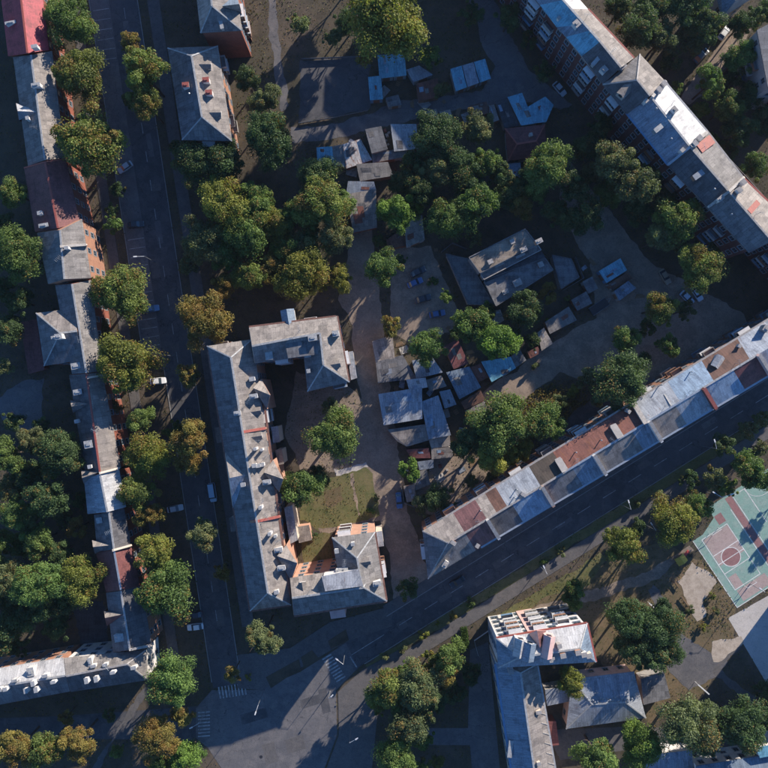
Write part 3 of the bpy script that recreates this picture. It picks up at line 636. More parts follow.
for x, y, w, d, h in ((255, 396, 1.8, 1.0, 2.1), (268, 481, 1.8, 1.0, 2.1), (282.5, 566, 1.8, 1.0, 2.1), (279, 549, 1.8, 1.0, 1.2), (238, 413, 1.5, .9, .8), (244, 484, 1.0, .8, 1.3), (255, 465, .9, .8, 1.5), (259, 465, .9, .8, 1.5), (263, 464, .9, .8, 1.5), (262, 506, .7, .7, 2.6), (257, 448, .6, .6, 2.8), (263, 449, .5, .5, 2.2),
                      (271, 532, .7, .7, 2.4), (276, 535, .6, .6, 1.4), (253, 379, 1.2, .9, 1.5), (336, 334, 1.4, 1.2, 2.1), (308, 355, 1.5, 1.1, 1.4), (313, 338, 2.0, 1.3, .9), (309, 371, .8, .8, 1.2), (341, 570, 2.2, 1.2, 1.4), (377, 582, 1.8, 1.0, 1.6), (337, 550, .9, .9, 1.3), (353, 543, .8, .7, 1.3), (277, 591, 1.0, .8, 1.1), (346, 569, 1.0, .8, 1.0)):
    chimney(c, x, y, w, d, h, 'white_wall', .16, 'white_trim')
for x, y, a in ((257, 411, math.pi/2+.16), (258, 436, math.pi/2+.16), (336, 364, math.pi/2+.16), (366, 561, math.pi/2+.16), (303, 586, .16+math.pi)): dormer(c, x, y, a, 1.5, 1.8, .9, 'slate_tan')
dormer(c, 289, 318, math.pi+.16, 3.0, 3.6, 2.3, 'bluegrey', 'white_wall')
skylight(c, 269, 354, 1.6, 2.6, .1, 'white', .25)
for a, b in (((264, 402, zw), (290, 598, zw)), ((249, 327, 15.8), (336, 316.3, 15.8)), ((337.3, 316, 15.7), (349, 381, 15.7)), ((375, 532, 15.5), (386.5, 600, 15.5)), ((294, 616, 15.4), (387, 601, 15.4)), ((208, 350, zw), (250, 610, zw)), ((250, 611, zw), (291, 605, zw))):
    ridge_cap(c, a, b, 'rust_trim', .55, 'gutter')
def raised_box(t, pxs, z0, z1, wall, roof):
    """attic storey standing on the roof"""
    P = ccw([W(x, y, z1) for x, y in pxs]); mb = MB()
    for i in range(len(P)):
        a, b = P[i], P[(i+1) % len(P)]; mb.face([(a.x, a.y, z0), (b.x, b.y, z0), (b.x, b.y, z1), (a.x, a.y, z1)])
    o = mb.build('attic_wall', M[wall], t); mb = MB(); mb.slab([(p.x, p.y, z1+.12) for p in inset(P, -.25)], .12); mb.build('attic_roof', M[roof], t)
raised_box(c, [(323, 577), (358, 570), (362, 585), (326, 590)], 15, 19.4, 'white_wall', 'white')
raised_box(c, [(286, 343), (320, 336), (321, 353), (289, 357)], 15, 18.3, 'grey_wall', 'slate_grey')
# lower annexes and the entrance porch of the courtyard block
def annex(t, pxs, z, wall, roof, name='annex', lift=0):
    P = ccw([W(x, y, z) for x, y in pxs]); mb = MB(); Q = inset(P, .12)
    for i in range(len(Q)):
        a, b = Q[i], Q[(i+1) % len(Q)]; mb.face([(a.x, a.y, 0), (b.x, b.y, 0), (b.x, b.y, z-.1), (a.x, a.y, z-.1)])
    o = mb.build(name, M[wall], t); ORG[o.name] = ORG[t.name]; mb = MB(); mb.slab([(p.x, p.y, z) for p in P], .14); mb.build(name+'_roof', M[roof], o); FOOT.append([(p.x, p.y) for p in P])
annex(c, [(347, 352), (353, 351), (357, 378), (351, 380)], 6, 'cream_wall', 'galv_pale')
annex(c, [(271, 427), (278, 426), (280, 442), (273, 443)], 8, 'cream_wall', 'galv_pale')
annex(c, [(275, 450), (282, 449), (284, 464), (278, 465)], 8, 'cream_wall', 'slate')
annex(c, [(284, 508), (292, 505), (298, 540), (290, 544)], 8, 'cream_wall', 'galv_pale')
annex(c, [(214, 428), (220, 427), (224, 442), (217, 443)], 9, 'cream_wall', 'slate_tan', 'bay_window')
annex(c, [(229, 518), (240, 516), (242, 530), (231, 532)], 9, 'cream_wall', 'slate_tan', 'bay_window')
annex(c, [(329, 609), (344, 607), (346, 617), (331, 619)], 12, 'pink_wall', 'pink_wall', 'porch_bay')
annex(c, [(375, 532), (382, 531), (384, 546), (377, 547)], 9, 'cream_wall', 'galv_pale')
annex(c, [(296, 527), (309, 525), (312, 540), (299, 543)], 4, 'salmon', 'slate_tan')

def aerial(t, px, py, h=3.0, a=.4):
    p = roof_point(t, px, py); mb = MB(); mb.tube((0, 0, -.3), (0, 0, h), .04, .03, 6)
    ca, sa = math.cos(a), math.sin(a); mb.tube((-ca*.9, -sa*.9, h-.2), (ca*.9, sa*.9, h-.2), .03, .03, 5)
    for k in range(5): q = -.8+k*.4; mb.tube((ca*q+sa*.45, sa*q-ca*.45, h-.2), (ca*q-sa*.45, sa*q+ca*.45, h-.2), .022, .022, 5)
    place('aerial', mb.mesh('aerial', M['metal']), t, p)
for i, (x, y) in enumerate(((260, 440), (266, 456), (264, 500), (268, 515), (272, 528), (280, 538), (250, 400), (300, 330), (326, 345), (360, 575), (310, 590), (345, 560))): aerial(c, x, y, 2.4+(i % 3)*.5, i*.7)
for i, (x, y) in enumerate(((38, 130), (62, 260), (82, 340), (98, 430), (112, 530), (128, 620), (110, 664), (20, 676))): aerial((a2, a4, a5, a6, a8, a10, a11, a12)[i], x, y, 2.6, i*.9)

# ---- long brick apartment block with mixed roofs (north-east)
ZD, ZDR = 16.0, 19.0
d_ = building('brick_apartment_block', 'long dark red brick apartment block with blue and white metal roof sections', 650, 130, 'building')
def dq(pts, m_, name='roof_section'): return slope(d_, pts, m_, name)
e = lambda x, y: (x, y, ZD)
rd = lambda x, y: (x, y, ZDR)
dq([e(438, -113), e(540, 5), rd(563, 0), rd(460, -116)], 'bluegrey'); dq([e(540, 5), e(556.7, 27), rd(585, 24.6), rd(563, 0)], 'blue')
dq([e(556.7, 27), e(566, 37), rd(590, 30.5), rd(585, 24.6)], 'bluegrey'); dq([e(566, 37), e(582, 56), rd(600, 41.7), rd(590, 30.5)], 'blue'); dq([e(582, 56), e(603, 84), rd(621, 67.5), rd(600, 41.7)], 'slate_dark')
dq([e(480, -114), e(588, 9), rd(571, 9), rd(460, -116)], 'white'); dq([e(588, 9), e(634, 58), rd(621, 67.5), rd(571, 9)], 'slate_tan')
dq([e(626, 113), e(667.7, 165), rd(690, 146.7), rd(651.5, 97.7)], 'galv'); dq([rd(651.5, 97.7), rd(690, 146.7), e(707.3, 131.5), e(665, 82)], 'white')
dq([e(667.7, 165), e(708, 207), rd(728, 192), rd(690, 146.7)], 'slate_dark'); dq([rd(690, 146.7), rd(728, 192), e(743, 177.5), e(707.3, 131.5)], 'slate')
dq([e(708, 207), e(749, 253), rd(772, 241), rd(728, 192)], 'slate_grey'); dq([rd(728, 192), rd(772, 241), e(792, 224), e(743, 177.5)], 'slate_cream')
gable(d_, e(749, 253), e(792, 224), rd(772, 241), 'brick_dark')
wg = building('brick_apartment_block', 'shorter dark brick wing continuing the long brick block beyond its cream roof', 800, 285, 'building')
block(wg, [(770, 238), (856, 336), (895, 306), (806, 205)], [(792, 224), (876, 320)], 15.6, 18.6, 'slate_grey', 'slate_tan', (False, False), 'brick_dark', 5, bay=2.9, balc=4)
z2, z2r = 16.5, 20.2
hp = lambda x, y: (x, y, z2); hr = lambda x, y: (x, y, z2r)
dq([hp(602.5, 84.5), hp(640, 54), hr(637, 80)], 'slate'); dq([hp(602.5, 84.5), hp(627, 114), hr(650, 96), hr(637, 80)], 'slate_dark'); dq([hp(640, 54), hp(666, 82), hr(650, 96), hr(637, 80)], 'slate_tan'); dq([hp(627, 114), hp(666, 82), hr(650, 96)], 'slate_dark')
for a, b in (((602.5, 84.5, z2), (637, 80, z2r)), ((640, 54, z2), (637, 80, z2r)), ((637, 80, z2r), (650, 96, z2r))): ridge_cap(d_, a, b, 'stone_cap', .35, 'hip_cap')
for a, b, m_ in ((rd(460, -116), rd(600, 41.7), 'white_trim'), (rd(600, 41.7), rd(621, 67.5), 'stone_cap'), (rd(651.5, 97.7), rd(690, 146.7), 'white_trim'), (rd(690, 146.7), rd(772, 241), 'stone_cap')): ridge_cap(d_, a, b, m_)
for a, b, m_ in ((e(626, 113), e(667.7, 165), 'balc_blue'), (e(665, 82), e(707.3, 131.5), 'white_trim'), (e(588, 9), e(634, 58), 'red_trim'), (e(743, 177.5), e(792, 224), 'red_trim'), (e(707.3, 131.5), e(743, 177.5), 'stone_cap')): ridge_cap(d_, a, b, m_, .5, 'gutter')
walls(d_, [(438, -113), (540, 5), (603, 84), (667.7, 165), (749, 253), (792, 224), (707.3, 131.5), (634, 58), (480, -114)], ZD, 'brick_dark', 5, bay=2.9, balc=5)
firewall(d_, (651.5, 97.7, 19.2), (665, 82, 16.3), .5, .5, 'white_wall'); firewall(d_, (690, 147, 19.3), (706, 133, 16.4), .6, .6, 'grey_wall'); firewall(d_, (667.7, 165, 16.3), (690, 147, 19.3), .2, .4, 'blue_trim', 'blue_trim')
firewall(d_, (728, 192, 19.3), (743, 178, 16.3), .5, .5, 'cream_wall'); firewall(d_, (708, 207, 16.3), (728, 192, 19.3), .5, .45, 'cream_wall'); firewall(d_, (749, 212, 18.6), (758, 202, 17), .1, 1.2, 'brick', 'red_trim'); firewall(d_, (699, 149, 18.3), (712, 139, 16.6), .1, 2.2, 'brick_orange', 'red_trim')
for x, y, w, d, h in ((644, 103, .9, .8, 1.5), (680, 152, .9, .8, 1.5), (718, 200, 1.4, .9, 1.4), (740, 184, 1.0, 1.2, 1.8), (736, 192, 1.0, 1.2, 1.8), (662, 86, 1.0, 1.2, 1.6), (657, 92, 1.0, 1.2, 1.6), (672, 112, 1.0, 1.4, 1.6), (697, 140, 1.0, 1.2, 1.6), (693, 145, 1.0, 1.2, 1.4), (576, 25, 1.5, 1.5, .8), (603, 71, 1.4, 1.4, .9), (558, 20, .6, .6, 1), (622, 68, 1.4, .9, 1.0)):
    chimney(d_, x, y, w, d, h, 'white_wall', .72)
skylight(d_, 597, 60, .8, 3.4, -.72, 'white', .3); skylight(d_, 659, 128, 1.0, 3.2, -.9, 'white', .8); skylight(d_, 698, 175, 1.2, 3.0, -.95, 'brick_orange', .7); dormer(d_, 624, 92, -.75, 2.0, 3.0, 1.4, 'slate_tan', 'grey_wall')
for x, y in ((655, 110), (670, 140), (713, 190), (730, 215), (589, 34)): vent(d_, x, y)

# ---- long block with patchwork roof above the boulevard
e_ = building('patchwork_roof_block', 'long apartment block with patchwork roof of brown, maroon, pale metal and grey sections', 590, 465, 'building')
ZS, ZSR = 13.5, 16.5
AX, _ = unit((448, 543), (790, 335)); PN = (AX[1], -AX[0])      # PN points to the courtyard side on the picture
def isect(p, d, a, b):
    ex, ey = b[0]-a[0], b[1]-a[1]; det = d[0]*(-ey)+ex*d[1]; s_ = ((a[0]-p[0])*(-ey)+ex*(a[1]-p[1]))/det
    return (p[0]+d[0]*s_, p[1]+d[1]*s_)
def rx(x): return (x, 543-(x-448)*208/342)
def north(x): return isect(rx(x), PN, (422.5, 531), (775, 315))
def south(x): return isect(rx(x), PN, (428, 579), (800, 357))
n3 = lambda x: (*north(x), ZS); s3 = lambda x: (*south(x), ZS); r3 = lambda x: (*rx(x), ZSR)
slope(e_, [(422.5, 531, ZS), (428, 579, ZS), r3(448)], 'slate_grey', 'roof_section'); slope(e_, [(422.5, 531, ZS), r3(448), r3(465), n3(465)], 'slate_cream', 'roof_section')
slope(e_, [(428, 579, ZS), s3(465), r3(465), r3(448)], 'slate', 'roof_section')
for x0, x1, m_ in ((465, 487, 'maroon_pale'), (487, 497, 'slate_cream'), (497, 507.5, 'brown'), (507.5, 541, 'galv_pale'), (541, 565, 'darkbrown'), (565, 600, 'rusty'), (600, 644, 'rusty'), (644, 680, 'galv_pale'), (680, 714, 'bluepale'), (714, 750, 'brown'), (750, 880, 'galv')):
    slope(e_, [n3(x0), r3(x0), r3(x1), n3(x1)], m_, 'roof_section')
for x0, x1, m_ in ((465, 487, 'maroon_pale'), (487, 512, 'slate_dark'), (512, 541, 'bluepale'), (541, 572, 'slate_grey'), (572, 593, 'bluegrey'), (593, 632, 'slate'), (632, 648, 'bluegrey'), (648, 675, 'slate_tan'), (675, 702, 'galv_pale'), (702, 733, 'bluepale'), (733, 757, 'maroon'), (757, 880, 'galv')):  # blue sections ending at a fire wall: its cast shade partly put into colour
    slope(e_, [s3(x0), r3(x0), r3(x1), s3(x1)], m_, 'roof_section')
walls(e_, [(422.5, 531), (428, 579), south(878), north(878)], ZS, 'brick_orange', 4, bay=3.1, balc=3, ins=.45)
for x, m_ in ((487, 'white_wall'), (541, 'salmon'), (593, 'white_wall'), (648, 'white_wall'), (702, 'brown'), (757, 'pink_wall')):
    wm = m_ if m_ != 'brown' else 'brick_dark'
    firewall(e_, (*rx(x), ZSR), (south(x)[0], south(x)[1], ZS+.1), 1.25, .7, wm, 'stone_cap' if m_ != 'brown' else 'red_trim')
for x, k0, k1 in ((565, .05, .62), (620, .05, .62), (644.5, .0, 1.0)):
    p, q = rx(x), north(x); zz = lambda k: ZSR+(ZS-ZSR)*k
    firewall(e_, (p[0]+(q[0]-p[0])*k0, p[1]+(q[1]-p[1])*k0, zz(k0)), (p[0]+(q[0]-p[0])*k1, p[1]+(q[1]-p[1])*k1, zz(k1)), 1.0, 1.5 if x < 640 else .9, 'grey_wall')
ridge_cap(e_, r3(448), r3(565), 'stone_cap'); ridge_cap(e_, r3(565), r3(702), 'galv_trim' if 'galv_trim' in M else 'blue_trim'); ridge_cap(e_, r3(702), r3(757), 'white_trim'); ridge_cap(e_, r3(448), (428, 579, ZS), 'stone_cap', .3, 'hip_cap'); ridge_cap(e_, r3(448), (422.5, 531, ZS), 'stone_cap', .3, 'hip_cap')
ridge_cap(e_, s3(470), s3(878), 'blue_trim', .5, 'gutter'); ridge_cap(e_, n3(455), n3(878), 'stone_cap', .5, 'gutter')
for x, y, w, d, h, m_ in ((445, 563, 1.0, 1.6, 1.4, 'white_wall'), (453, 542, 1.2, .8, 1.0, 'brick_orange'), (477, 545, .8, .9, 1.0, 'white_wall'), (523, 494, 1.2, .7, .7, 'cream_wall'), (627, 411, 1.2, .8, .8, 'grey_wall'), (541, 488, .9, .9, .9, 'white_wall'), (763, 329, 1.4, 1.4, 1.6, 'grey_wall'), (738, 346, .7, .7, .9, 'white_wall')):
    chimney(e_, x, y, w, d, h, m_, -.55)
dormer(e_, 717, 361, math.pi-.55, 1.8, 2.4, 1.4, 'white'); 
for x, y in ((516, 489), (514, 497), (660, 385), (690, 372), (480, 510), (600, 440), (575, 452)): vent(e_, x, y, 1.3, .1)
for x in (672,): ridge_cap(e_, (*[a+(b-a)*.05 for a, b in zip(rx(x), north(x))], ZSR), (*[a+(b-a)*.6 for a, b in zip(rx(x), north(x))], ZSR-1.8), 'white_trim', .35, 'ridge_cap')

for i, x in enumerate((478, 520, 575, 610, 665, 690, 735)): aerial(e_, rx(x)[0], rx(x)[1]-5, 2.6, i*.8)
for i, (x, y) in enumerate(((585, 20), (610, 55), (668, 108), (700, 150), (735, 195), (755, 215))): aerial(d_, x, y, 2.8, i*.6)
# ---- hipped public building on the boulevard with panelled front
f = building('public_building', 'white fronted public building with gridded windows and pinkish gable over its entrance', 540, 650, 'building')
zf, zfr = 17, 20.2
block(f, [(496, 638), (587, 623), (596, 662), (498, 668)], [(520, 657), (580, 648.5)], zf, zfr, 'white', 'bluegrey', (True, True), 'white_wall', 0, mH='bluegrey', cap='white_trim')
fq = inset(ccw([W(x, y, zf) for x, y in [(496, 638), (587, 623), (596, 662), (498, 668)]]), .4)
for i in range(4): facade(f, fq[i], fq[(i+1) % 4], 17, 5, 2.9, 2 if (fq[i]-fq[(i+1) % 4]).length > 20 else 0, (1.9, 1.7), seed=3)
for a, b in (((496, 638, zf), (587, 623, zf)), ((587, 623, zf), (596, 662, zf))): ridge_cap(f, a, b, 'red_trim', .6, 'gutter')
annex(f, [(529, 634), (545, 631), (546, 640), (531, 643)], 17.6, 'white_wall', 'galv', 'projecting_bay')
cross_gable(f, (529, 634), (546, 631), (537, 631), (540, 648), 17.4, 20.6, 'pink_wall', 'maroon_pale', 'pink_wall')
dormer(f, 519, 645, math.pi-.16, 2.6, 3.6, 2.4, 'white', 'white_wall'); dormer(f, 528, 649, math.pi-.16, 2.6, 3.6, 2.4, 'bluegrey', 'white_wall'); dormer(f, 547, 644, math.pi-.16, 2.4, 4.6, 2.4, 'pink_wall', 'pink_wall'); chimney(f, 558, 644, .9, .9, 1.5, 'grey_wall')
for x, y, m_ in ((562, 654, 'brick_orange'), (577, 651, 'brick_orange'), (551, 658, 'white_wall'), (583, 653, 'white_wall'), (588, 654, 'cream_wall')): chimney(f, x, y, 1.2, 1.0, 1.2, m_)
fw = [(495, 662), (525, 860), (571, 860), (537.5, 664)]
block(f, fw, [(520.5, 673), (547, 860)], 13.2, 16, 'bluegrey', 'slate_tan', (True, False), 'cream_wall', 4, mH='slate_tan', balc=0)
ridge_cap(f, (537.5, 666, 13.2), (571, 860, 13.2), 'white_trim', .6, 'gutter'); ridge_cap(f, (495, 664, 13.2), (525, 860, 13.2), 'balc_blue', .6, 'gutter')
skylight(f, 510, 748, .9, 4.0, -.12, 'white', .5); chimney(f, 510, 669, 1.2, 1.6, 1.1, 'brick_orange'); chimney(f, 538, 711, 1.2, .7, .8, 'cream_wall'); chimney(f, 538, 762, .8, .7, .9, 'cream_wall')
for k in range(9): y = 684+k*10; ridge_cap(f, (537.5+.17*(y-664), y+.6, 13.35), (531+.17*(y-664), y-1.2, 14.2), 'stone_cap', .16, 'roof_batten')

# ---- low grey hall behind the public building
g_ = building('grey_hall', 'low hall with grey hipped metal roof beside a cluster of dark green trees', 605, 700, 'building')
block(g_, [(572, 679), (634, 671.5), (646, 718), (566, 729)], [(592, 704), (625, 702)], 6.0, 7.6, 'galv', 'galv', (True, True), 'pink_wall', 1, mH='galv_pale')
annex(g_, [(545, 690), (574, 685), (572, 701), (547, 706)], 4.5, 'grey_wall', 'galv')
annex(g_, [(641, 679), (664, 671.5), (670.5, 698), (643.5, 705)], 4.2, 'grey_wall', 'slate_grey')
annex(g_, [(548, 722), (556, 721), (559, 745), (552, 746)], 4.0, 'brick', 'maroon')
for k in range(16): vent(g_, 586+k*3.0+random.uniform(-1, 1), 700+random.uniform(-3, 2), .25, .2)

# ---- blocks whose parts reach the picture from beyond it
def flat_block(label, pxs, z, wall, roof, floors, name='apartment_building', balc=3):
    t = building(name, label, sum(p[0] for p in pxs)/len(pxs), sum(p[1] for p in pxs)/len(pxs), 'building')
    walls(t, pxs, z, wall, floors, ins=.2, balc=balc); slope(t, [(x, y, z) for x, y in pxs], roof, 'roof', .3); return t
j1 = flat_block('grey balconied apartment building above the curving dirt lane', [(757, 30), (800, 8), (826, 84), (768, 88)], 15, 'grey_wall', 'felt', 5)
j2 = building('grey_roofed_house', 'house corner with blue-grey roof among dark trees above the dirt lane', 730, -14, 'house')
block(j2, [(712, -18), (722, 17), (752, -2), (738, -34)], [(722, -22), (736, 0)], 9, 12, 'bluegrey', 'slate_tan', (False, False), 'grey_wall', 3)
j3 = flat_block('apartment building shading the concrete plaza beside the sports court', [(846, 582), (925, 532), (1000, 650), (915, 700)], 19, 'grey_wall', 'felt', 6)
j4 = building('pale_hall', 'long pale building with blue-grey roof beyond the dark trees', 760, 790, 'building')
block(j4, [(696, 766), (850, 742), (862, 812), (704, 836)], [(702, 800), (850, 777)], 7, 9, 'bluegrey', 'bluegrey', (False, False), 'white_wall', 2)
annex(j4, [(640, 756), (692, 750), (694, 790), (642, 796)], 4.5, 'white_wall', 'galv', 'annex')
annex(j4, [(756, 748), (790, 741), (792, 752), (760, 758)], 8.5, 'white_wall', 'blue', 'bay')

# ---- sheds, garages and yard buildings
SHED_N = 0
def shed(label, pxs, z, roof, wall='grey_wall', tilt=.35, name='shed', cat='shed', group=None, door=True):
    """lean-to: first edge high, opposite edge lower by tilt; walls, roof sheet, door"""
    t = building(name, label, sum(p[0] for p in pxs)/len(pxs), sum(p[1] for p in pxs)/len(pxs), cat, group)
    z += .017*((len(label)*7) % 11); cx_ = sum(p[0] for p in pxs)/len(pxs); cy_ = sum(p[1] for p in pxs)/len(pxs); g_w = 1.0 if name != 'shed' else 1.08
    P = [W(cx_+(x-cx_)*g_w, cy_+(y-cy_)*g_w, z) for x, y in pxs]; n = len(P)
    zz = [z, z]+[z-tilt]*(n-2)
    top = [Vector((p.x, p.y, h_)) for p, h_ in zip(P, zz)]
    mb = MB(); mb.slab(top, .09); mb.build('roof', M[roof], t); ROOFS[t.name].append(top)
    cen = sum(top, Vector())/n; k = [Vector((cen.x+(p.x-cen.x)*.95, cen.y+(p.y-cen.y)*.95, p.z-.09)) for p in top]
    idx = list(range(n)) if sum(k[i].x*k[(i+1) % n].y-k[(i+1) % n].x*k[i].y for i in range(n)) > 0 else list(range(n))[::-1]
    Q = [k[i] for i in idx]; FOOT.append([(p.x, p.y) for p in Q]); mb = MB()
    for i in range(n):
        a, b = Q[i], Q[(i+1) % n]; mb.face([(a.x, a.y, 0), (b.x, b.y, 0), b, a])
    mb.build('wall', M[wall], t)
    rr = random.Random(int(pxs[0][0]*7+pxs[0][1]*3)); ax = (top[1]-top[0]); ay = (top[-1]-top[0]); rn = ax.cross(ay).normalized(); rn = -rn if rn.z < 0 else rn
    for _ in range(rr.choice((1, 2, 3, 3))):          # odd replacement sheets lying on the roof
        u, v_ = rr.uniform(.08, .6), rr.uniform(.08, .6); du, dv = rr.uniform(.15, .32), rr.uniform(.15, .32)
        q = [top[0]+ax*a_+ay*b_+rn*(.03+.02*rr.random()) for a_, b_ in ((u, v_), (u+du, v_+.02), (u+du, v_+dv), (u+.01, v_+dv))]
        mb = MB(); mb.slab(q, .02); mb.build('roof_sheet', M[rr.choice((roof, roof, 'rusty', 'slate', 'galv', 'slate_dark', 'bluepale'))], t)
    if door:
        best = max(range(n), key=lambda i: (-(Q[i]+Q[(i+1) % n]).xy/2).dot(Vector(((Q[(i+1) % n]-Q[i]).y, -(Q[(i+1) % n]-Q[i]).x)).normalized()))
        a, b = Q[best], Q[(best+1) % n]; dd = (b-a).xy.normalized(); mid = (a+b)/2; w = min(2.4, (b-a).length*.5)
        mb = MB(); mb.box(-w/2, w/2, -.05, .03, 0, min(2.1, z-.7)); o = mb.mesh('door', M['balc_brown']); place('door', o, t, (mid.x, mid.y, 0), math.atan2(dd.y, dd.x))
    return t
GG = 'blue garages by the lane'
for k in range(3):
    x0, x1 = k/3, (k+1)/3
    L = lambda a, b, u: (a[0]+(b[0]-a[0])*u, a[1]+(b[1]-a[1])*u)
    A, B, D, E2 = (450, 69), (485.5, 58.6), (491.5, 78), (455.5, 91)
    shed(['blue metal garage at the dark end of the row of three by the lane', 'paler blue middle garage of the row of three by the lane', 'blue metal garage ending the row of three nearest the brick apartment block'][k], [L(A, B, x0+.01), L(A, B, x1-.01), L(E2, D, x1-.01), L(E2, D, x0+.01)], 2.9+.12*(k % 2), ['blue', 'galv', 'blue'][k], 'grey_wall', .25, 'garage', 'garage', GG)
shed('narrow blue container standing by the asphalt sports ground', [(368, 77), (381, 75.5), (383, 99), (370, 100)], 2.7, 'blue', 'balc_blue', .08, 'storage_container', 'container')
shed('blue roofed garage under the big yellow-green tree, beside the container', [(378, 56), (391.5, 55), (393, 75.5), (380, 77)], 2.8, 'blue')
shed('blue roofed garage under the big yellow-green tree, away from the container', [(392.5, 55), (404, 53), (406, 74), (394, 75.5)], 2.9, 'blue')
shed('small white-topped hut by the two small trees', [(407, 70), (419, 66), (432, 74), (414, 81)], 2.6, 'galv')
shed('rust-roofed hut between the white-topped hut and the lane', [(417, 84), (437, 79), (438, 96), (419, 100)], 2.5, 'rusty', 'brick_orange')
shed('cyan-blue metal garage beside the maroon cottage', [(508.5, 98), (522, 94), (534, 122), (521.5, 124)], 3.2, 'blue', 'grey_wall')
shed('cyan-blue metal lean-to between garage and parked white car', [(529, 107), (545, 97.5), (553, 105), (546, 121), (535, 122)], 2.8, 'blue', 'grey_wall', .2)
shed('dark felt shed against the cyan-blue garage', [(496, 102), (507, 98.5), (519, 124), (505, 127)], 2.6, 'felt_dark')
cot = building('maroon_cottage', 'small cottage with dark maroon hipped roof among dark trees', 526, 142, 'house')
block(cot, [(505, 128.5), (545, 124.5), (547, 156), (508, 161)], [(517, 144), (536, 141)], 3.8, 6.0, 'maroon', 'maroon', (True, True), 'grey_wall', 1, cap='red_trim', key=(1.0, 1.3)); chimney(cot, 530, 136, .7, .7, 1.2)
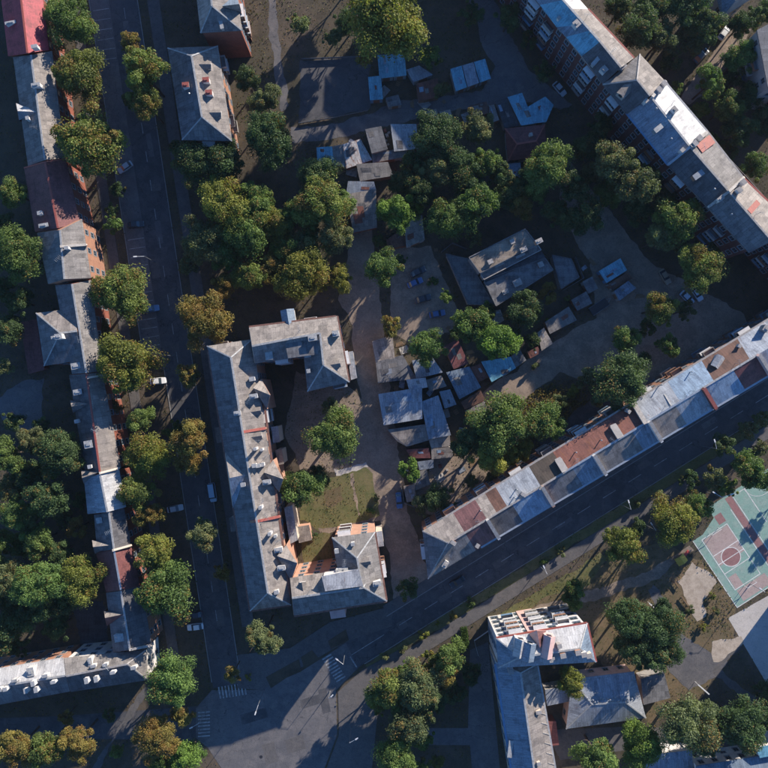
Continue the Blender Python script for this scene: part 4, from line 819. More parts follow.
for lab, p, z, rf, wl_ in (
    ('small pinkish shed by the lane opposite the blue garages', [(489, 106), (494, 105), (499, 119), (491, 122)], 2.5, 'slate_tan', 'brick'),
    ('blue metal shed at the end of the rust-streaked shed row', [(317, 148), (331.5, 147), (333.5, 163), (318, 164)], 2.8, 'blue', 'grey_wall'),
    ('narrow grey slate shed beside the rust-streaked white roof', [(332.5, 147), (342.5, 145), (346, 166), (334.5, 164)], 2.7, 'slate', 'grey_wall'),
    ('shed with rust-streaked white metal roof', [(343.5, 145), (360, 140), (371, 159), (347, 167)], 3.0, 'rustwhite', 'brick'),
    ('taller slate roofed shed between rust-streaked and white roofs', [(366, 130), (381, 127), (387, 148), (372, 152)], 4.2, 'slate_grey', 'grey_wall'),
    ('low grey lean-to strip below the taller slate shed', [(372.5, 153.5), (405, 148), (406, 156), (374, 162)], 2.4, 'slate', 'grey_wall'),
    ('shed with clean white metal roof by the lane', [(391.5, 125), (415.5, 125), (417, 147.5), (395, 150)], 3.4, 'galv_pale', 'white_wall'),
    ('narrow rust-orange shed against the white metal roof', [(416.5, 125), (424, 123), (423, 140), (418, 142)], 2.8, 'rusty', 'brick_orange'),
    ('grey shed with striped slate roof below the shed row', [(357.5, 164.5), (387, 162.5), (392, 175), (361, 180)], 3.3, 'slate', 'brick'),
    ('pale blue-grey metal shed above the brownish yard roof', [(349, 181.5), (373, 182), (375, 189.5), (347, 194.5)], 3.1, 'galv', 'grey_wall'),
    ('long brownish slate shed at the head of the alley', [(347, 195.5), (375, 190.5), (376, 226), (354, 231)], 2.9, 'slate_tan', 'brick'),
    ('pale roofed hut under trees at the parking yard', [(405, 224), (421.7, 216), (424, 239), (407, 246)], 3.0, 'slate_cream', 'grey_wall'),
    ('reddish low lean-to beside the pale roofed hut', [(387, 240), (404, 228), (406, 245), (389, 248)], 2.4, 'brown', 'brick'),
    ('brown slate shed with brick front by the dirt lane', [(546, 322), (568, 307.5), (576, 320), (551, 333)], 3.2, 'slate', 'brick_orange'),
    ('narrow pale slate garage between two brick-fronted sheds', [(538, 333), (544, 328.5), (552.5, 343), (542, 350)], 3.0, 'slate_cream', 'brick'),
    ('small orange-brown garage by the pale slate garage', [(528, 352), (537.5, 347), (541, 352.5), (531, 358)], 2.6, 'rusty', 'brick_orange'),
    ('small dark felt garage by the dirt lane', [(511.5, 357), (520, 350.5), (526, 360), (516, 367)], 2.7, 'felt', 'grey_wall'),
    ('light blue metal garage facing the sunlit dirt lane', [(482.5, 362), (510, 357.5), (515, 368), (492.5, 381)], 3.0, 'blue', 'brick'),
    ('white-topped booth by the alley and small orange tree', [(373, 342), (392, 336), (394, 357.5), (376, 361)], 3.0, 'slate_cream', 'white_wall'),
    ('grey slate shed between white-topped booth and pale metal workshop', [(377, 362.5), (402, 356), (415, 378), (379, 382)], 2.8, 'slate_grey', 'grey_wall'),
    ('pale metal garage under the round green yard tree', [(413, 361), (432, 358), (441.7, 372), (417, 378)], 3.3, 'galv_pale', 'grey_wall'),
    ('maroon felt roofed shed behind the pale metal garage', [(445, 347), (457.5, 340), (468, 363), (454, 368)], 3.0, 'maroon', 'balc_blue'),
    ('dark blue-grey metal garage below the maroon felt shed', [(447.5, 373), (469, 367.5), (480, 387), (460, 398)], 3.0, 'bluegrey', 'grey_wall'),
    ('brown boarded shed below the dark blue-grey garage', [(461.7, 402), (480, 391), (485, 400), (466, 409)], 2.9, 'brown', 'balc_brown'),
    ('tan slate shed partly under the big yard tree', [(466, 411), (484, 402), (490, 415), (473, 423)], 2.7, 'slate_tan', 'brick'),
    ('small white attic box beside the pale metal workshop', [(407, 380), (425, 378), (427, 387), (410, 390)], 5.2, 'white', 'brick_orange'),
    ('workshop with large pale metal roof beside the alley', [(380, 395), (420.5, 388.5), (421, 418), (385, 424)], 5.0, 'galv_pale', 'balc_blue'),
    ('tan slate workshop with angled corner beside the alley', [(389, 430), (426, 425), (428, 440), (407, 446), (398, 441)], 3.6, 'slate_tan', 'brick'),
    ('workshop wing with bluish metal roof', [(422, 403), (438, 397), (450, 434), (429, 438)], 4.2, 'galv', 'grey_wall'),
    ('pale low shed below the bluish workshop wing', [(429.5, 440), (449, 436), (450, 446), (432, 448)], 3.0, 'slate_cream', 'grey_wall'),
    ('dark maroon shed below the tan slate workshop', [(407, 450), (428, 448.5), (430, 458), (412, 458)], 2.8, 'maroon', 'brick'),
    ('tan lean-to beside the dark maroon shed', [(432, 449), (453, 447), (452, 457), (432.5, 459)], 2.6, 'slate_tan', 'grey_wall'),
    ('pale blue lean-to by the bright green shrub tree', [(418, 462), (433, 460), (433, 468), (420, 470)], 2.5, 'galv', 'grey_wall'),
    ('blue roofed kiosk in the shaded yard', [(600, 271), (620, 259), (626.5, 270), (607.5, 282)], 3.0, 'blue', 'balc_blue'),
    ('brown low hut between the two kiosks in the shaded yard', [(608.5, 284), (627, 273), (632, 278.5), (613, 289)], 2.4, 'brown', 'grey_wall'),
    ('grey roofed kiosk in the shaded yard', [(615, 291), (628, 281.5), (636, 288), (620, 300)], 2.9, 'bluegrey', 'grey_wall'),
    ('light roofed hut at the foot of the stepped flat roofs', [(487, 313), (500, 310), (504, 320), (495, 325)], 3.0, 'slate_cream', 'grey_wall'),
    ('maroon lean-to behind the hipped row house wing', [(21, 324), (36, 321), (43, 368), (28, 372)], 3.2, 'maroon', 'brick'),
    ('flat dark shed below the narrow container', [(386, 98), (398, 95), (401, 104), (389, 106)], 2.4, 'felt', 'grey_wall'),
    ('small rusty lean-to behind the clean white metal roof shed', [(404, 148.5), (418, 146), (419, 154), (406, 156.5)], 2.3, 'rusty', 'brick'),
    ('little grey hut between lane and dark green grove', [(424, 112), (436, 109), (439, 118), (427, 121)], 2.6, 'slate_tan', 'grey_wall'),
    ('narrow pale shed between lane and grove beside the little grey hut', [(440, 112), (450, 110), (454, 124), (444, 126)], 2.5, 'slate_cream', 'grey_wall'),
    ('low brown shed opposite the blue garages beside the pinkish shed', [(470, 106), (486, 102), (489, 112), (474, 116)], 2.4, 'brown', 'brick'),
    ('small blue-grey shed wedged below the maroon cottage', [(508, 164), (520, 163), (521, 176), (510, 177)], 2.5, 'bluepale', 'grey_wall'),
    ('narrow dark shed along the workshop yard fence', [(583, 282), (592, 277), (598, 288), (589, 293)], 2.5, 'felt', 'grey_wall'),
    ('flat felt shed between workshop yard and brick-fronted sheds', [(572, 300), (586, 292), (592, 303), (578, 310)], 2.6, 'felt', 'brick'),
    ('rusty hut at the head of the sunlit dirt lane', [(470, 368), (481, 364), (488, 377), (478, 382)], 2.6, 'rusty', 'brick'),
    ('small tan hut squeezed between pale garage and white attic box', [(427, 380), (441, 376), (446, 386), (430, 391)], 2.7, 'slate_tan', 'grey_wall'),
    ('small patched lean-to on the end of the bluish workshop wing', [(440, 392), (450, 390), (456, 404), (445, 408)], 2.8, 'galv', 'grey_wall'),
    ('grey lean-to against the yard wall near the dull small tree', [(412, 474), (426, 470), (430, 484), (416, 490)], 2.3, 'slate', 'grey_wall'),
    ('tan slate shed by the alley fence', [(404, 487), (414, 485), (416, 500), (407, 502)], 2.4, 'slate_tan', 'grey_wall'),
    ): shed(lab, p, z, rf, wl_)
# stepped workshop in the middle of the block
w_ = building('stepped_workshop', 'workshop with stepped flat felt roofs and long skylight strip', 508, 268, 'building')
def flat(t, pxs, z, wall, roof, par=None):
    walls(t, pxs, z, wall, 0, ins=.15, cornice=None); slope(t, [(x, y, z) for x, y in pxs], roof, 'flat_roof', .2)
    if par:
        P = [W(x, y, z) for x, y in pxs]
        for i in range(len(P)):
            mb = MB(); mb.bar(P[i]+Vector((0, 0, .12)), P[(i+1) % len(P)]+Vector((0, 0, .1)), .22, .24); mb.build('parapet', M[par], t)
flat(w_, [(469, 257.5), (525, 229), (537, 244), (480, 273)], 8.0, 'grey_wall', 'felt_tan', 'felt')
flat(w_, [(480.5, 274), (537.5, 245), (541, 250), (484, 279.5)], 6.9, 'grey_wall', 'slate', 'stone_cap')
flat(w_, [(484, 280.5), (545, 258), (553, 270), (496, 306)], 5.8, 'grey_wall', 'felt', 'felt')
flat(w_, [(484.5, 280), (541.5, 251), (545, 257), (486, 282)], 6.0, 'grey_wall', 'felt_dark')
flat(w_, [(446, 254), (468, 259), (494, 305), (468, 304)], 3.4, 'grey_wall', 'felt', 'felt')
flat(w_, [(552, 255), (571, 259), (579, 277), (561, 289)], 3.8, 'grey_wall', 'felt', 'felt')
for x, y, w, d, h, m_ in ((517, 283, 2.0, 1.6, .8, 'cream_wall'), (538, 242, 1.6, 1.0, 1.2, 'brick_orange'), (490, 262, 1.2, 1.0, .7, 'cream_wall'), (512, 242, 1.0, 1.0, .6, 'grey_wall'), (523, 250, 1.6, 1.1, .8, 'cream_wall'), (505, 292, 1.4, 1.0, .6, 'cream_wall'), (540, 265, 1.2, 1.2, .9, 'brick_orange'), (499, 265, 2.4, .5, .5, 'white_wall'), (520, 256, 2.4, .5, .5, 'grey_wall')): chimney(w_, x, y, w, d, h, m_, .45)
# ------------------------------------------------------------------ trees
def crown_mesh(name, r, hh, zc, nl, leaves, leaf, seed, tall=0):
    """crown of nl leafy clumps inside an ellipsoid of radius r and half height hh centred at height zc"""
    g = np.random.default_rng(seed); V = []; A = []
    for i in range(nl):
        # clump centres, denser towards the outside and the top
        while True:
            p = g.uniform(-1, 1, 3)
            q = np.linalg.norm(p)
            if q < 1 and q > .35 and not (p[2] < -.55 and g.random() < .8): break
        lob = 1+.20*math.sin((2+seed % 3)*math.atan2(p[1], p[0])+seed)+.16*math.sin((5+seed % 2)*math.atan2(p[1], p[0])+2*seed)
        cx, cy, cz = p[0]*r*.80*lob, p[1]*r*.80*lob, zc+p[2]*hh*.82*(1-.12*abs(p[0]))
        lr = r*g.choice([.13, .17, .22, .28, .34])*g.uniform(.85, 1.15); n = int(leaves/nl*g.uniform(.6, 1.4))
        d = g.normal(size=(n, 3)); d /= np.linalg.norm(d, axis=1)[:, None]; d[:, 2] = np.where(d[:, 2] < -.3, -d[:, 2], d[:, 2])
        rad = lr*(g.random(n)**.4)[:, None]
        c = np.array([cx, cy, cz])+d*rad*np.array([1.1, 1.1, .85])
        nr = d*.8+g.normal(size=(n, 3))*.6+np.array([.18, .24, .3])*0+np.array([0, 0, .2]); nr /= np.linalg.norm(nr, axis=1)[:, None]
        u = np.cross(nr, g.normal(size=(n, 3))); u /= np.linalg.norm(u, axis=1)[:, None]; w = np.cross(nr, u)
        s = leaf*g.uniform(.6, 1.35, n)[:, None]
        q4 = np.stack([c-u*s*.5, c-w*s*.33, c+u*s*.55, c+w*s*.33], 1)
        V.append(q4.reshape(-1, 3)); lv = np.clip(.5+.28*g.normal()+.2*g.normal(size=n), 0, 1); au = np.clip(g.random()+.12*g.normal(size=n), 0, 1)
        A.append(np.repeat(np.stack([lv, au, g.random(n), np.ones(n)], 1), 4, 0))
    V = np.concatenate(V); A = np.concatenate(A); n = len(V)//4
    me = bpy.data.meshes.new(name); me.vertices.add(4*n); me.vertices.foreach_set('co', V.ravel().astype(np.float32))
    me.loops.add(4*n); me.loops.foreach_set('vertex_index', np.arange(4*n, dtype=np.int32))
    me.polygons.add(n); me.polygons.foreach_set('loop_start', np.arange(0, 4*n, 4, dtype=np.int32)); me.polygons.foreach_set('loop_total', np.full(n, 4, dtype=np.int32))
    at = me.color_attributes.new('leafvar', 'FLOAT_COLOR', 'POINT'); at.data.foreach_set('color', A.ravel().astype(np.float32))
    me.materials.append(M['leaf']); me.update(); me.validate(); return me
def trunk_mesh(r, zc, hh, seed):
    g = random.Random(seed); mb = MB(); top = zc-.1*hh
    mb.tube((0, 0, -.1), (.1, .05, top*.55), r*.055+.05, r*.04+.03, 8); mb.tube((.1, .05, top*.55), (0, .1, top+hh*.4), r*.04+.03, r*.012+.01, 7)
    for k in range(7):
        a = k*2.4+g.random(); z0 = top*(.45+.07*k); l = r*g.uniform(.55, .8)
        m_ = (math.cos(a)*l*.5, math.sin(a)*l*.5, z0+hh*.35); mb.tube((.07, .05, z0), m_, r*.025+.015, r*.017+.01, 6); mb.tube(m_, (math.cos(a+.2)*l, math.sin(a+.2)*l, z0+hh*.75), r*.017+.01, .012, 5)
    return mb.mesh('trunk', M['bark'])
CLASS = {'L': (7.0, 5.8, 9.4, 95, 30000, .40), 'M': (4.6, 4.3, 7.0, 56, 16000, .35), 'S': (2.6, 2.2, 3.3, 24, 5200, .30), 'B': (1.3, .75, .8, 9, 1500, .23)}
PROTO = {k: [(crown_mesh('crown', *v, seed=17*i+ord(k)), trunk_mesh(v[0], v[2], v[1], i)) for i in range(6)] for k, v in CLASS.items()}
COL = {'G': ((.112, .172, .050), .04, 'green leafy'), 'Y': ((.180, .195, .044), .08, 'yellow-green'), 'O': ((.180, .155, .045), .40, 'orange-tinged autumn'), 'D': ((.066, .108, .044), .02, 'dark green'),
       'L': ((.130, .155, .072), .08, 'dull olive'), 'B': ((.135, .210, .045), .0, 'bright green'), 'X': ((.140, .176, .048), .18, 'green and orange')}
NAMED = {}
def tree(px, py, r, ty, where, kind='tree'):
    up = 2.6*(len(ty)-1); ty = ty[0]
    rm = r*S*1.02; k = 'L' if rm > 5.6 else 'M' if rm > 3.4 else 'S' if rm > 1.7 else 'B'
    v = CLASS[k]; sc = rm/v[0]*random.uniform(1.0, 1.06); zc = v[2]*sc
    lift = {'L': .8, 'M': 1.4, 'S': 1.2, 'B': 0}[k]+(up if k != 'B' else 0); zc += lift
    p = W(px, py, zc); col, au, adj = COL[ty]
    noun = {'L': 'tree', 'M': 'tree', 'S': 'small tree', 'B': 'shrub'}[k]
    size = 'large ' if rm > 6.8 else ''
    where = where.strip()
    t = thing('shrub' if k == 'B' else 'tree', f'{size}{adj} {noun} {where}', 'shrub' if k == 'B' else 'tree', (p.x, p.y, 0), random.uniform(0, 6.28), ('shrubs ' if k == 'B' else 'trees ')+where)
    t.scale = (sc, sc, sc*random.uniform(.92, 1.08))
    cm, tm = random.choice(PROTO[k])
    o = bpy.data.objects.new('crown', cm); C.objects.link(o); o.parent = t; o.location.z = lift/sc; NAMED.setdefault(t['label'], []).append((r, t))
    j = random.uniform(.85, 1.15); o.color = (col[0]*j*random.uniform(.93, 1.08), col[1]*j, col[2]*j, min(1, au*random.uniform(.7, 1.3)))
    o = bpy.data.objects.new('trunk', tm); C.objects.link(o); o.parent = t; o.scale.z = zc/(zc-lift)
TREES = '''
72 22 24 G on the pavement beside the bright red roof
80 75 26 X on the pavement between red and grey row houses
92 145 31 X on the pavement where grey roof meets maroon roof
113 224 9 G in front of the orange brick row house
113 210 7 D in front of the orange brick row house
120 292 28 X on the pavement below the orange brick front
128 365 29 Y on the pavement beside the long worn row house roof
142 420 13 G+ on the pavement beside the worn row house
148 455 22 Y+ on the pavement by the pale metal roofed row house
138 490 19 X+ on the pavement touching the pale metal roofed row house
150 514 14 O+ on the pavement by the dark roofed row house
155 553 18 Y+ on the pavement beside the plum roofed row house
167 588 29 G on the pavement between plum roof and corner house
130 43 12 O++ between street and pale brick house, topmost of the trio
145 72 20 X++ between street and pale brick house, middle of the trio
146 103 16 X++ between street and pale brick house, lowest of the trio
187 374 12 O++ on the verge outside the courtyard block hipped corner
204 320 24 O+ standing alone above the courtyard block hipped corner
192 440 19 O++ on the verge beside the courtyard block
190 462 13 O++ on the verge beside the courtyard block
204 535 15 L++ on the verge beside the lower courtyard block
222 572 9 O+ on the verge near the courtyard block bottom corner
12 192 15 G+ in the back yard behind the maroon roofed row house
16 255 25 G+ in the back yard behind the orange brick house
8 330 15 D in the back yard by the maroon lean-to
4 366 9 L at the shaded back yard asphalt
8 455 17 G+ in the back yards below the asphalt, outermost
32 440 14 L+ in the back yards below the asphalt
40 425 9 D in the back yards below the asphalt
60 453 23 D+ against the long worn row house
10 490 13 L in the back yards behind the pale metal roof
14 513 16 G+ in the back yards behind the pale metal roof
48 498 19 D+ in the back yards behind the pale metal roof
76 528 11 O+ behind the dark roofed row house
37 542 16 G+ behind the dark roofed row house
12 580 21 L behind the plum roofed row house
42 582 24 G+ behind the plum roofed row house
81 580 22 Y+ against the plum roofed row house
36 612 20 D above the white metal terrace
8 628 20 D above the white metal terrace
58 628 13 D above the white metal terrace
18 648 11 D above the white metal terrace
171 680 24 G+ in front of the corner house white end wall
65 718 8 O+ opposite the white metal terrace
79 741 17 O+ on the far side of the street from the corner house
46 748 18 X+ on the far side of the street from the white terrace
16 750 19 O+ on the far side of the street from the white terrace
-12 752 18 X on the far side of the street from the white terrace
155 738 21 O+ on the corner of the crossroads and terrace street
181 716 12 O+ on the corner of the crossroads and terrace street
187 757 17 B on the corner of the crossroads and terrace street
160 764 14 G on the corner of the crossroads and terrace street
263 637 16 L+++ between the courtyard block and the crossroads
232 676 9 O++ beside the zebra crossing near the courtyard block
248 677 4 Y beside the zebra crossing near the courtyard block
195 162 23 D below the pale brick house
226 160 20 D below the pale brick house
247 78 13 D+ beside the pale brick house and lane path
265 99 15 L+ beside the narrow asphalt path, dry crown
270 140 25 D where the asphalt path meets the lane
318 178 21 D beside the blue end shed
228 207 27 Y in the grove above the courtyard block
206 240 22 L in the grove above the courtyard block
247 232 25 G in the grove above the courtyard block
273 226 18 Y in the grove above the courtyard block
320 204 26 X in the grove beside the long brownish shed
335 236 17 L in the grove beside the long brownish shed
226 285 13 O along the path above the courtyard block
250 276 17 X along the path above the courtyard block
272 268 16 O along the path above the courtyard block
302 275 26 Y along the path above the courtyard block
317 284 12 Y along the path above the courtyard block
340 278 13 Y at the mouth of the alley, round crown
388 22 37 Y over the blue garages by the sports ground
430 58 12 G beside the small white-topped hut
442 90 9 L beside the rust-roofed hut
437 135 22 D+ beside the white metal shed by the lane
476 127 16 L beside the small pinkish shed
458 168 21 D in the dense grove beside the maroon cottage
487 164 15 G in the dense grove beside the maroon cottage
436 170 16 L in the dense grove beside the maroon cottage
452 218 23 G in the dense grove above the parking yard
478 204 19 G in the dense grove above the parking yard
420 190 16 D in the dense grove above the parking yard
505 198 13 D in the dense grove above the stepped workshop
521 207 13 O in the dense grove above the stepped workshop
396 212 18 B beside the long brownish shed roof
414 208 11 B beside the long brownish shed roof
383 266 18 G beside the alley and parking yard
474 238 8 L at the corner of the stepped workshop
548 165 23 G+ between maroon cottage and brick apartment block
572 186 17 D+ between maroon cottage and brick apartment block
587 215 17 D+ between maroon cottage and brick apartment block
560 215 16 D between maroon cottage and brick apartment block
433 282 6 G between parked cars and workshop
447 296 8 G between parked cars and workshop
428 346 18 G over the pale metal garage, round crown
474 326 20 G below the stepped workshop
497 342 20 B over the light blue metal garage
524 310 18 D against the stepped workshop wall
547 293 11 O against the stepped workshop wall
390 325 11 O beside the white-topped booth
567 300 4 G beside the brick-fronted slate shed
531 341 9 D behind the small orange-brown garage
549 322 5 B behind the brick-fronted slate shed
612 162 20 L++ along the brick apartment block courtyard front
636 186 20 L++ along the brick apartment block courtyard front
640 210 15 D along the brick apartment block courtyard front
681 218 22 X++ along the brick apartment block courtyard front
660 238 14 L++ along the brick apartment block courtyard front
701 267 22 X++ in the shaded yard near the block end wall
658 309 16 X+ in the middle of the shaded yard
685 311 10 L+ in the middle of the shaded yard
625 339 13 G+ in the shaded yard, small round crown
668 345 12 G+ beside the patchwork roofed block, courtyard side
620 380 26 D+ between dirt lane and patchwork roofed block
588 380 12 L between dirt lane and patchwork roofed block
638 30 20 D behind the brick apartment block
661 38 17 L behind the brick apartment block
655 4 16 D behind the brick apartment block
688 8 20 D behind the brick apartment block
705 28 18 D beside the blue-grey roofed house
741 57 16 G+ beside the grey balconied building
710 83 15 G+ inside the bend of the dirt lane
728 105 14 G+ inside the bend of the dirt lane
715 138 6 G against the white metal roof section
756 167 14 G+ behind the cream roof section
677 87 7 G against the white metal roof section
760 14 14 D beside the grey balconied building
740 130 16 D behind the cream roof section
335 434 25 G+ inside the courtyard of the orange block
330 408 10 L inside the courtyard of the orange block
300 488 20 G+ against the courtyard block lawn
317 478 13 D against the courtyard block lawn
502 424 28 G over the tan slate shed
545 420 19 G over the tan slate shed
470 440 19 D beside the bluish workshop wing
490 456 19 Y beside the bluish workshop wing
517 452 15 Y above the patchwork roofed block
410 470 12 B beside the pale blue lean-to
423 505 11 L between yard sheds and patchwork roofed block
438 497 15 D between yard sheds and patchwork roofed block
407 589 12 D at the alley mouth on the boulevard
385 657 6 L on the boulevard verge by the zebra crossing
403 647 5 L on the boulevard verge by the zebra crossing
423 636 6 Y on the boulevard verge
438 624 3 Y on the boulevard verge
452 615 5 O on the boulevard verge
470 603 6 G on the boulevard verge
543 561 6 G on the boulevard verge
560 551 6 L on the boulevard verge
637 504 6 L on the boulevard verge
450 656 16 G in the small park beside the public building
419 684 24 L in the small park beside the public building
446 673 14 O in the small park beside the public building
386 688 20 X at the edge of the small park by the crossroads
410 724 20 L in the lower part of the small park
397 753 21 G in the lower part of the small park
422 766 9 X in the lower part of the small park
437 764 8 Y in the lower part of the small park
455 695 11 D in the small park beside the public building wing
624 545 19 Y+ beside the boulevard, across the path from the grey hall trees
676 522 23 Y+ beside the sports court corner
698 506 14 G beside the sports court corner
638 528 9 D beside the boulevard, across the path from the grey hall trees
714 477 12 L above the sports court
750 471 19 G above the sports court
728 488 10 G above the sports court
748 430 10 L along the boulevard pavement
760 448 9 L along the boulevard pavement
762 419 9 L along the boulevard pavement
573 594 14 G at the public building corner
634 620 22 D beside the grey hall
660 628 23 D beside the grey hall
648 655 20 D beside the grey hall
668 652 15 D beside the grey hall
628 645 14 D beside the grey hall
616 615 11 Y beside the grey hall
572 683 14 Y+ in the corner between public building and hall
640 743 22 B below the grey hall
596 755 20 G below the grey hall
686 722 28 L below the dark annex of the grey hall
741 724 26 D in the shade before the pale hall
764 690 11 D on the shaded plaza edge
794 490 9 G beyond the sports court
803 512 9 L beyond the sports court
424 -46 18 G beyond the big yellow-green tree
350 -30 14 L above the asphalt path
255 203 18 G in the grove above the courtyard block
290 215 16 G in the grove above the courtyard block
302 244 16 L in the grove beside the long brownish shed
228 256 16 G in the grove above the courtyard block
287 250 15 X in the grove above the courtyard block
343 206 13 G in the grove beside the long brownish shed
500 175 15 D in the dense grove beside the maroon cottage
520 184 14 D in the dense grove beside the maroon cottage
468 186 16 D in the dense grove beside the maroon cottage
418 166 14 D in the dense grove beside the white metal shed
402 182 13 D in the dense grove beside the striped slate shed
20 302 14 D in the shaded back yards behind the long grey roof
-2 290 14 D in the shaded back yards behind the long grey roof
0 228 15 D in the back yard behind the maroon roofed row house
28 476 15 D in the back yards behind the pale metal roof
30 520 15 D behind the dark roofed row house
60 552 13 D behind the dark roofed row house
62 602 15 D behind the plum roofed row house
0 546 16 G behind the dark roofed row house
22 612 14 D above the white metal terrace
-4 600 14 D above the white metal terrace
300 22 12 L in the dry scrub beside the asphalt path
332 36 10 L in the dry scrub beside the asphalt path
348 22 13 D in the dry scrub under the big yellow-green tree
472 12 12 D in the shaded scrub by the upper lane
508 18 13 D between upper lane and brick apartment block
545 72 10 D between upper lane and brick apartment block
528 40 9 D between upper lane and brick apartment block
600 128 14 D along the brick apartment block courtyard front
586 150 14 D along the brick apartment block courtyard front
650 178 14 D along the brick apartment block courtyard front
748 98 14 D behind the cream roof section
766 122 15 D behind the cream roof section
742 24 13 D beside the blue-grey roofed house
690 118 9 D behind the white metal roof section
724 446 12 D along the boulevard pavement
688 480 10 D along the boulevard pavement
660 498 8 L along the boulevard pavement
432 704 15 D in the small park beside the public building wing
470 672 12 D in the small park beside the public building wing
640 420 9 L between dirt lane and patchwork roofed block
600 398 10 L between dirt lane and patchwork roofed block
705 740 15 D before the pale hall fence
772 715 16 D in the shade before the pale hall
620 8 14 D behind the blue and white roof sections
672 60 12 D behind the hipped roof section
690 40 13 L behind the hipped roof section
735 78 11 D inside the bend of the dirt lane
700 108 10 G behind the white metal roof section
726 152 11 D behind the cream roof section
592 172 13 L along the brick apartment block courtyard front
630 168 11 D along the brick apartment block courtyard front
662 212 11 D along the brick apartment block courtyard front
716 246 9 D in the shaded yard near the block end wall
682 246 9 L in the shaded yard near the block end wall
176 432 12 X on the verge between street and courtyard block
178 150 10 D at the street edge below the pale brick house
215 190 14 G in the grove above the courtyard block
190 262 12 L in the grove above the courtyard block
310 232 14 G in the grove beside the long brownish shed
405 672 10 G at the edge of the small park by the crossroads
432 660 11 Y in the small park beside the public building
400 704 14 G at the edge of the small park by the crossroads
376 706 10 X at the edge of the small park by the crossroads
425 742 12 G in the lower part of the small park
606 196 14 G between workshop and brick apartment block
535 190 13 G between maroon cottage and brick apartment block
668 196 13 L along the brick apartment block courtyard front
646 328 9 D in the middle of the shaded yard
642 360 10 D beside the patchwork roofed block, courtyard side
560 402 8 L on the sunny bank beside the dirt lane
572 392 7 Y on the sunny bank beside the dirt lane
548 412 7 Y on the sunny bank beside the dirt lane
534 366 6 L on the sunny bank beside the dirt lane
512 334 10 D below the stepped workshop
486 310 9 G below the stepped workshop
460 318 8 G below the stepped workshop
455 334 7 D below the stepped workshop
463 268 6 D at the corner of the stepped workshop
400 262 8 D beside the alley and parking yard
410 165 10 D in the dense grove beside the white metal shed
380 240 8 D beside the alley and parking yard
366 168 5 G between the striped slate shed and grove
330 150 6 D behind the narrow grey slate shed
470 480 8 L between yard sheds and patchwork roofed block
492 474 7 L between yard sheds and patchwork roofed block
455 508 7 D between yard sheds and patchwork roofed block
690 610 5 L among low plants of the sandpit
712 596 4 Y among low plants of the sandpit
716 612 5 L among low plants of the sandpit
704 626 5 Y among low plants of the sandpit
370 510 6 G against the courtyard block lawn
376 498 4 L against the courtyard block lawn
312 534 5 D against the courtyard block lawn
14 420 12 D in the back yards below the asphalt
48 470 12 G in the back yards behind the pale metal roof
80 500 9 D in the back yards behind the pale metal roof
18 545 12 G behind the dark roofed row house
64 520 10 L behind the dark roofed row house
110 715 7 D opposite the corner house
118 752 8 G on the far side of the street from the corner house
130 100 8 D on the pavement where grey roof meets maroon roof
118 190 8 D on the pavement beside the maroon roof
104 330 10 O on the pavement below the orange brick front
112 405 10 O on the pavement beside the worn row house
'''
for ln in TREES.strip().split('\n'):
    a = ln.split(' ', 4); tree(float(a[0]), float(a[1]), float(a[2]), a[3], a[4])
for lab, L_ in NAMED.items():          # look-alikes of one spot are told apart by crown size where it differs
    if len(L_) < 2: continue
    L_.sort(key=lambda a: -a[0]); n = len(L_)
    if len({a[0] for a in L_}) < n and n <= 3: continue
    for i, (r, t) in enumerate(L_):
        w = ('larger', 'smaller')[i] if n == 2 else 'largest' if i == 0 else 'smallest' if i == n-1 else 'mid-sized'
        t['label'] = w+' '+lab.replace('large ', '', 1) if lab.startswith('large ') else w+' '+lab
# clipped hedge by the public building
hx, hy = W(465, 638, 1).xy; hg = np.random.default_rng(5)
hd = thing('hedge', 'clipped rectangular hedge at the public building corner', 'hedge', (hx, hy, 0), .12)
def leaf_cloud(name, pts, nrm, size, parent, color, au, g, kind=None):
    n = len(pts); u = np.cross(nrm, g.normal(size=(n, 3))); u /= np.linalg.norm(u, axis=1)[:, None]; w = np.cross(nrm, u); s = size*g.uniform(.5, 1.4, n)[:, None]
    V = np.stack([pts-u*s*.5, pts-w*s*.35, pts+u*s*.55, pts+w*s*.35], 1).reshape(-1, 3)
    me = bpy.data.meshes.new(name); me.vertices.add(4*n); me.vertices.foreach_set('co', V.ravel().astype(np.float32)); me.loops.add(4*n); me.loops.foreach_set('vertex_index', np.arange(4*n, dtype=np.int32))
    me.polygons.add(n); me.polygons.foreach_set('loop_start', np.arange(0, 4*n, 4, dtype=np.int32)); me.polygons.foreach_set('loop_total', np.full(n, 4, dtype=np.int32))
    A = np.repeat(np.stack([g.random(n), g.random(n), g.random(n), np.ones(n)], 1), 4, 0); at = me.color_attributes.new('leafvar', 'FLOAT_COLOR', 'POINT'); at.data.foreach_set('color', A.ravel().astype(np.float32))
    me.materials.append(M['leaf']); me.update(); o = bpy.data.objects.new(name, me); C.objects.link(o); o.color = (*color, au)
    if parent: o.parent = parent
    if kind: o['kind'] = kind
    return o
pts = hg.uniform((-.9, -2.8, .1), (.9, 2.8, 1.5), (2600, 3)); nn = hg.normal(size=(2600, 3))+np.array([0, 0, .8]); nn /= np.linalg.norm(nn, axis=1)[:, None]
leaf_cloud('foliage', pts, nn, .26, hd, (.05, .09, .02), 0, hg)

